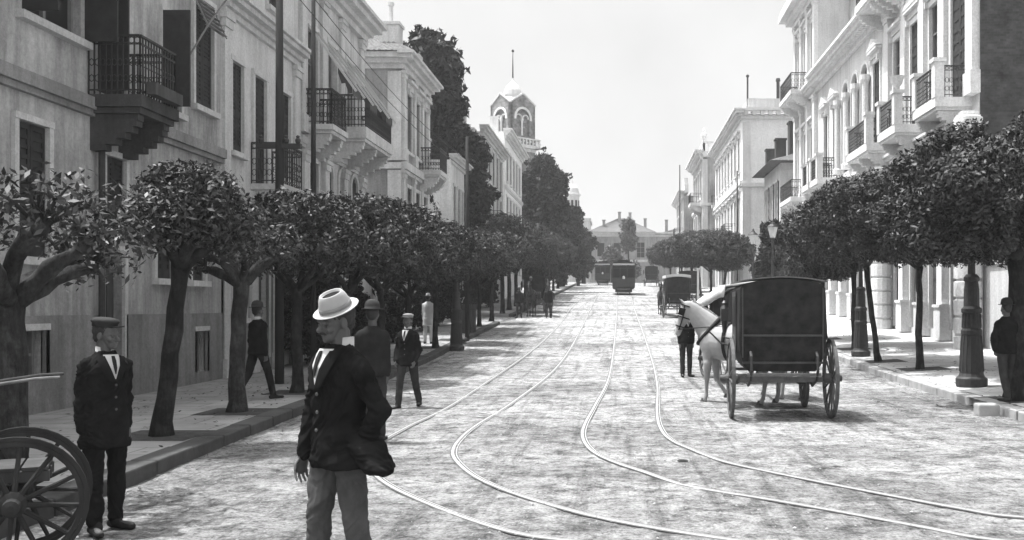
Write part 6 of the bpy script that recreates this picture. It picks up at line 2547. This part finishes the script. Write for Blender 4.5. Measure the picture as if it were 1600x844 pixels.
person('man in a dark suit walking on the left pavement behind the third tree', ((403 - 967) / FPX * 16.6, 16.6, swz(-6.3, 16.6)), R(150), 1.70, 1, hat='bowler', coatm=M['cloth'], legs=((20, 6), (-16, 18)), trm=M['cloth2'])
person('coachman in dark clothes standing beyond the head of the white horse', ((1072 - 967) / FPX * 23.3, 23.3, g(23.3)), R(15), 1.70, 1, hat='cap', hatm=M['hatdark'], coatm=M['cloth'], legs=((3, 0), (-3, 0)))
person('man in a dark coat at the right edge, standing beside the thick tree trunk', ((1572 - 967) / FPX * 16.1, 16.1, swz(6.5, 16.1)), R(195), 1.70, 1, hat='bowler', coatm=M['cloth'], legs=((8, 4), (-8, 10)),
       arms=(((-.45, .1, -1), (.35, -.35, -.9)), ((.45, .1, -1), (-.35, -.35, -.9))), collar=False)
person('figure in pale clothes standing behind the leaning dark trunk on the left', ((669 - 967) / FPX * 33.4, 33.4, swz(-6.7, 33.4)), R(170), 1.74, 1, hat='felt', hatm=M['straw'], coatm=M['white'], trm=M['white'], coatlen=.62, legs=((2, 0), (-2, 0)), collar=False)
person('cab driver in a white hat on the far left cab', ((833 - 967) / FPX * 57.5 , 56.0, g(56) + .40), R(0), 1.72, 2, hat='felt', hatm=M['straw'], coatm=M['cloth'], legs=((85, 85), (85, 85)), sit=True, trm=M['cloth'])
person('dark figure standing at the heads of the left pair of horses', (-3.75, 51.2, g(51.2)), R(10), 1.72, 2, hat='bowler', coatm=M['cloth'], legs=((5, 0), (-5, 0)))
person('second dark figure nearer the kerb beside the pair of dark horses', (-5.3, 51.0, g(51)), R(-10), 1.70, 2, hat='felt', hatm=M['straw'], coatm=M['cloth2'], legs=((5, 0), (-5, 0)))
person('driver on the seat of the pale roofed cab', (3.15, 53.0, g(53) + .42), R(180), 1.72, 2, hat='bowler', coatm=M['cloth'], legs=((85, 85), (85, 85)), sit=True, trm=M['cloth'])

# ------------------------------------------------------------------ hand cart at the left edge
ct = thing('hand_cart', 'wooden hand cart with a big spoked wheel at the lower left edge', 'hand cart', (-4.10, 6.55, 0.02), R(117))
wheel(ct, -.30, 0, .44, M['pole'], 12, .036, -1)
wheel(ct, .30, 0, .44, M['pole'], 12, .036, 1)
mb = MB()
mb.bar((-.34, 0, .44), (.34, 0, .44), .05)
mb.build('axle', M['iron'], ct)
mb = MB()
for x in (-.2, 0, .2):
    mb.bar((x, -.2, .60), (x, 1.2, .62), .07)
for k in range(8):
    mb.box(-.24, .24, -.19 + k * .165, -.04 + k * .165, .642, .665)
mb.build('bed', M['wood'], ct)
for x in (-.23, .23):
    mb = MB()
    mb.bar((x, .5, .74), (x, 1.2, .74), .03, .09)
    for y in (.55, 1.15):
        mb.bar((x, y, .62), (x, y, .9), .04)
    mb.build('side_board', M['wood'], ct)
for x, m_ in ((-.2, 'undr'), (.2, 'wood')):
    mb = MB()
    mb.tube([(x, 1.1, .95), (x, .6, 1.12), (x, .1, 1.22), (x, -.12, 1.25), (x, -.26, 1.255)], .011, 8)
    mb.build('handle', M[m_], ct)
